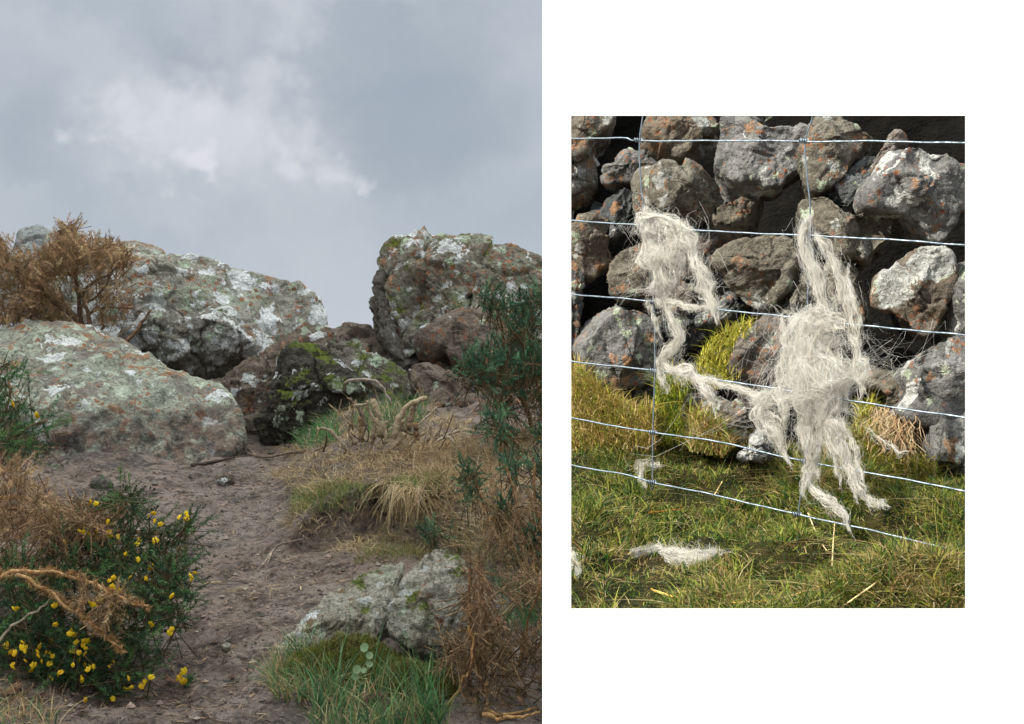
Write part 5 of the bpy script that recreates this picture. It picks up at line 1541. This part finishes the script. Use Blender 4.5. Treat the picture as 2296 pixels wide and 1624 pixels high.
# ---- turf grass
TG = [(138, 150, 50), (104, 130, 42), (168, 170, 68), (66, 100, 36), (50, 84, 38)]
TS = [(196, 172, 112), (176, 146, 86), (206, 186, 134), (150, 120, 66), (160, 140, 80)]
def tgrass(n, r0, r1, hmin, hmax, w, cols, spread, clump, droop=.8, K_=5, u0=1240, u1=2330, bias=(0, 0)):
    p = turf_pts(n, r0, r1, u0, u1)
    cl_ = fbm(p * clump, 3, 91 + int(spread * 10))
    keep = rng.uniform(-.55, .30, n) < cl_
    return grass('g', p[keep], hmin, hmax, w, cols, spread, bias, droop=droop, K_=K_, clump=9)
parts = [tgrass(9000, .10, .97, .018, .045, .0010, [(214, 190, 134), (196, 164, 100), (222, 202, 156)], 1.3, 17, K_=5),
         tgrass(76000, .10, .97, .014, .042, .0014, TG, .7, 8, K_=4, droop=.5), tgrass(46000, .10, .97, .014, .040, .0011, TS, 1.0, 13, K_=4, droop=.6),
         tgrass(26000, .10, .7, .010, .030, .0016, TG[2:], .8, 14, K_=4), tgrass(2600, .10, .9, .04, .08, .0012, TG, .6, 6), tgrass(900, .10, .9, .04, .09, .0008, TS, 1.1, 6),
         tgrass(9000, .70, 1.0, .02, .05, .0011, TS, 1.0, 6, K_=4), tgrass(9000, .70, 1.0, .02, .05, .0013, TG, .7, 7, K_=4)]
grass_obj('turf_grass', parts, 'mossy green and straw turf below the fence', umin=1226, mt='turfgrass')
# grass and moss growing up between the lowest stones
def wallgrass(poly, n, dy, h, cols, hang=0.0):
    P_ = fill(poly, n, 1, 1)
    u = P_[:, 0] / P_[:, 1] * FPX + CX; v = CY - P_[:, 2] / P_[:, 1] * FPX
    d_ = wall_d(u) + dy + rng.uniform(-.03, .03, n)
    p = np.stack([(u - CX) / FPX * d_, d_, (CY - v) / FPX * d_], 1)
    lean = rng.normal(0, .7, (n, 2)) + np.array([0, -.5])
    V, F, C = blades(p, rng.uniform(.4, 1.2, n) * h, lean, np.full(n, .0011), pick(cols, n), 5, .6 + hang)
    return V, F, C
MOSS = [(184, 180, 66), (160, 160, 58), (200, 184, 88), (128, 134, 52)]
parts = [wallgrass(R3([(0, 60), (60, 40), (140, 120), (200, 200), (300, 260), (420, 330), (560, 330), (560, 600), (0, 600)]), 4200, -.16, .045, MOSS + TS + TS + TG[:2]),
         wallgrass([(1560, 830), (1575, 790), (1610, 750), (1690, 720), (1680, 760), (1640, 800), (1660, 850), (1600, 880)], 1000, -.10, .03, MOSS),
         wallgrass(R3([(560, 150), (680, 60), (800, 150), (720, 320), (760, 560), (560, 560)]), 1500, -.12, .04, MOSS + TG),
         wallgrass(R3([(780, 330), (960, 400), (1080, 560), (1000, 640), (780, 600)]), 900, -.16, .05, TS + TG[:2]),
         wallgrass(R4([(590, 350), (700, 260), (740, 400), (660, 560), (560, 560)]), 700, -.06, .035, MOSS),
         wallgrass(R4([(380, 480), (700, 480), (800, 640), (1000, 660), (1130, 700), (1130, 830), (380, 830)]), 2200, -.12, .05, TG + TS + MOSS),
         wallgrass(R4([(930, 200), (1010, 240), (1010, 310), (930, 300)]), 250, -.05, .03, MOSS)]
grass_obj('wall_moss', parts, 'yellow-green moss and grass growing between the lowest wall stones', umin=1226)
# hanging dead roots under the small stone at the right
n = 240
P_ = fill(R4([(690, 300), (760, 290), (940, 320), (960, 360), (900, 420), (720, 400)]), n, 1, 1)
u = P_[:, 0] / P_[:, 1] * FPX + CX; v = CY - P_[:, 2] / P_[:, 1] * FPX
d_ = wall_d(u) - .12 + rng.uniform(-.03, .03, n)
p = np.stack([(u - CX) / FPX * d_, d_, (CY - v) / FPX * d_], 1)
t = np.linspace(0, 1, 6)[None]
L = rng.uniform(.03, .09, (n, 1))
Pp = p[:, None] + np.stack([rng.normal(0, .025, (n, 1)) * t + .008 * np.sin(t * 7 + rng.uniform(0, 6, (n, 1))), -.02 * t + 0 * L, -L * t], -1)
V, F = strips(Pp, np.full((n, 6), .0009), norm(rng.normal(0, 1, (n, 3)) * np.array([1, .4, .3])))
o = obj('dead_roots', V, [F], M['turfgrass'], col=np.repeat(np.repeat(pick([(206, 176, 132), (186, 152, 108), (216, 194, 156)], n), 6, 0), 2, 0))
tag(o, 'tuft of pale dead roots hanging under the small stone at the right', 'roots', kind='stuff')
# long dry stalks lying on the turf
def stalk(label, uv, r, col):
    P_ = resample(np.array([at(u, v, float(tp(u, v)[1]) - .025) for u, v in uv]), 24)
    o = Tubes().add(P_, np.linspace(r, r * .5, 24), 6, col=lin(*col)[:3]).build('dry_stalk', M['wood'])
    tag(o, label, 'stalk', 'dry stalks on the turf')
stalk('long curved dry stalk across the bottom of the turf left of centre', [(1440, 1315), (1500, 1335), (1560, 1350), (1640, 1352), (1730, 1345)], .0022, (206, 160, 84))
stalk('long straight dry stalk slanting across the turf at the bottom centre', [(1700, 1352), (1760, 1340), (1830, 1318), (1905, 1292)], .0020, (200, 158, 92))
stalk('pale stalk bent over the lowest wire end', [(1812, 1150), (1830, 1195), (1850, 1230), (1862, 1240)], .0015, (216, 194, 146))
stalk('short pale stalk standing in the grass below the fleece', [(1866, 1270), (1868, 1220), (1872, 1170)], .0014, (210, 188, 140))
stalk('thin straw stalk rising past the fifth wire', [(1602, 1110), (1630, 1060), (1646, 1015)], .0013, (206, 180, 120))
stalk('reddish stalk near the left end of the lowest wire', [(1455, 1150), (1500, 1145), (1530, 1140)], .0016, (190, 120, 50))
stalk('pale dry stalk in the lower right of the turf', [(1890, 1360), (1960, 1310), (1985, 1290), (1990, 1260)], .0015, (206, 182, 130))
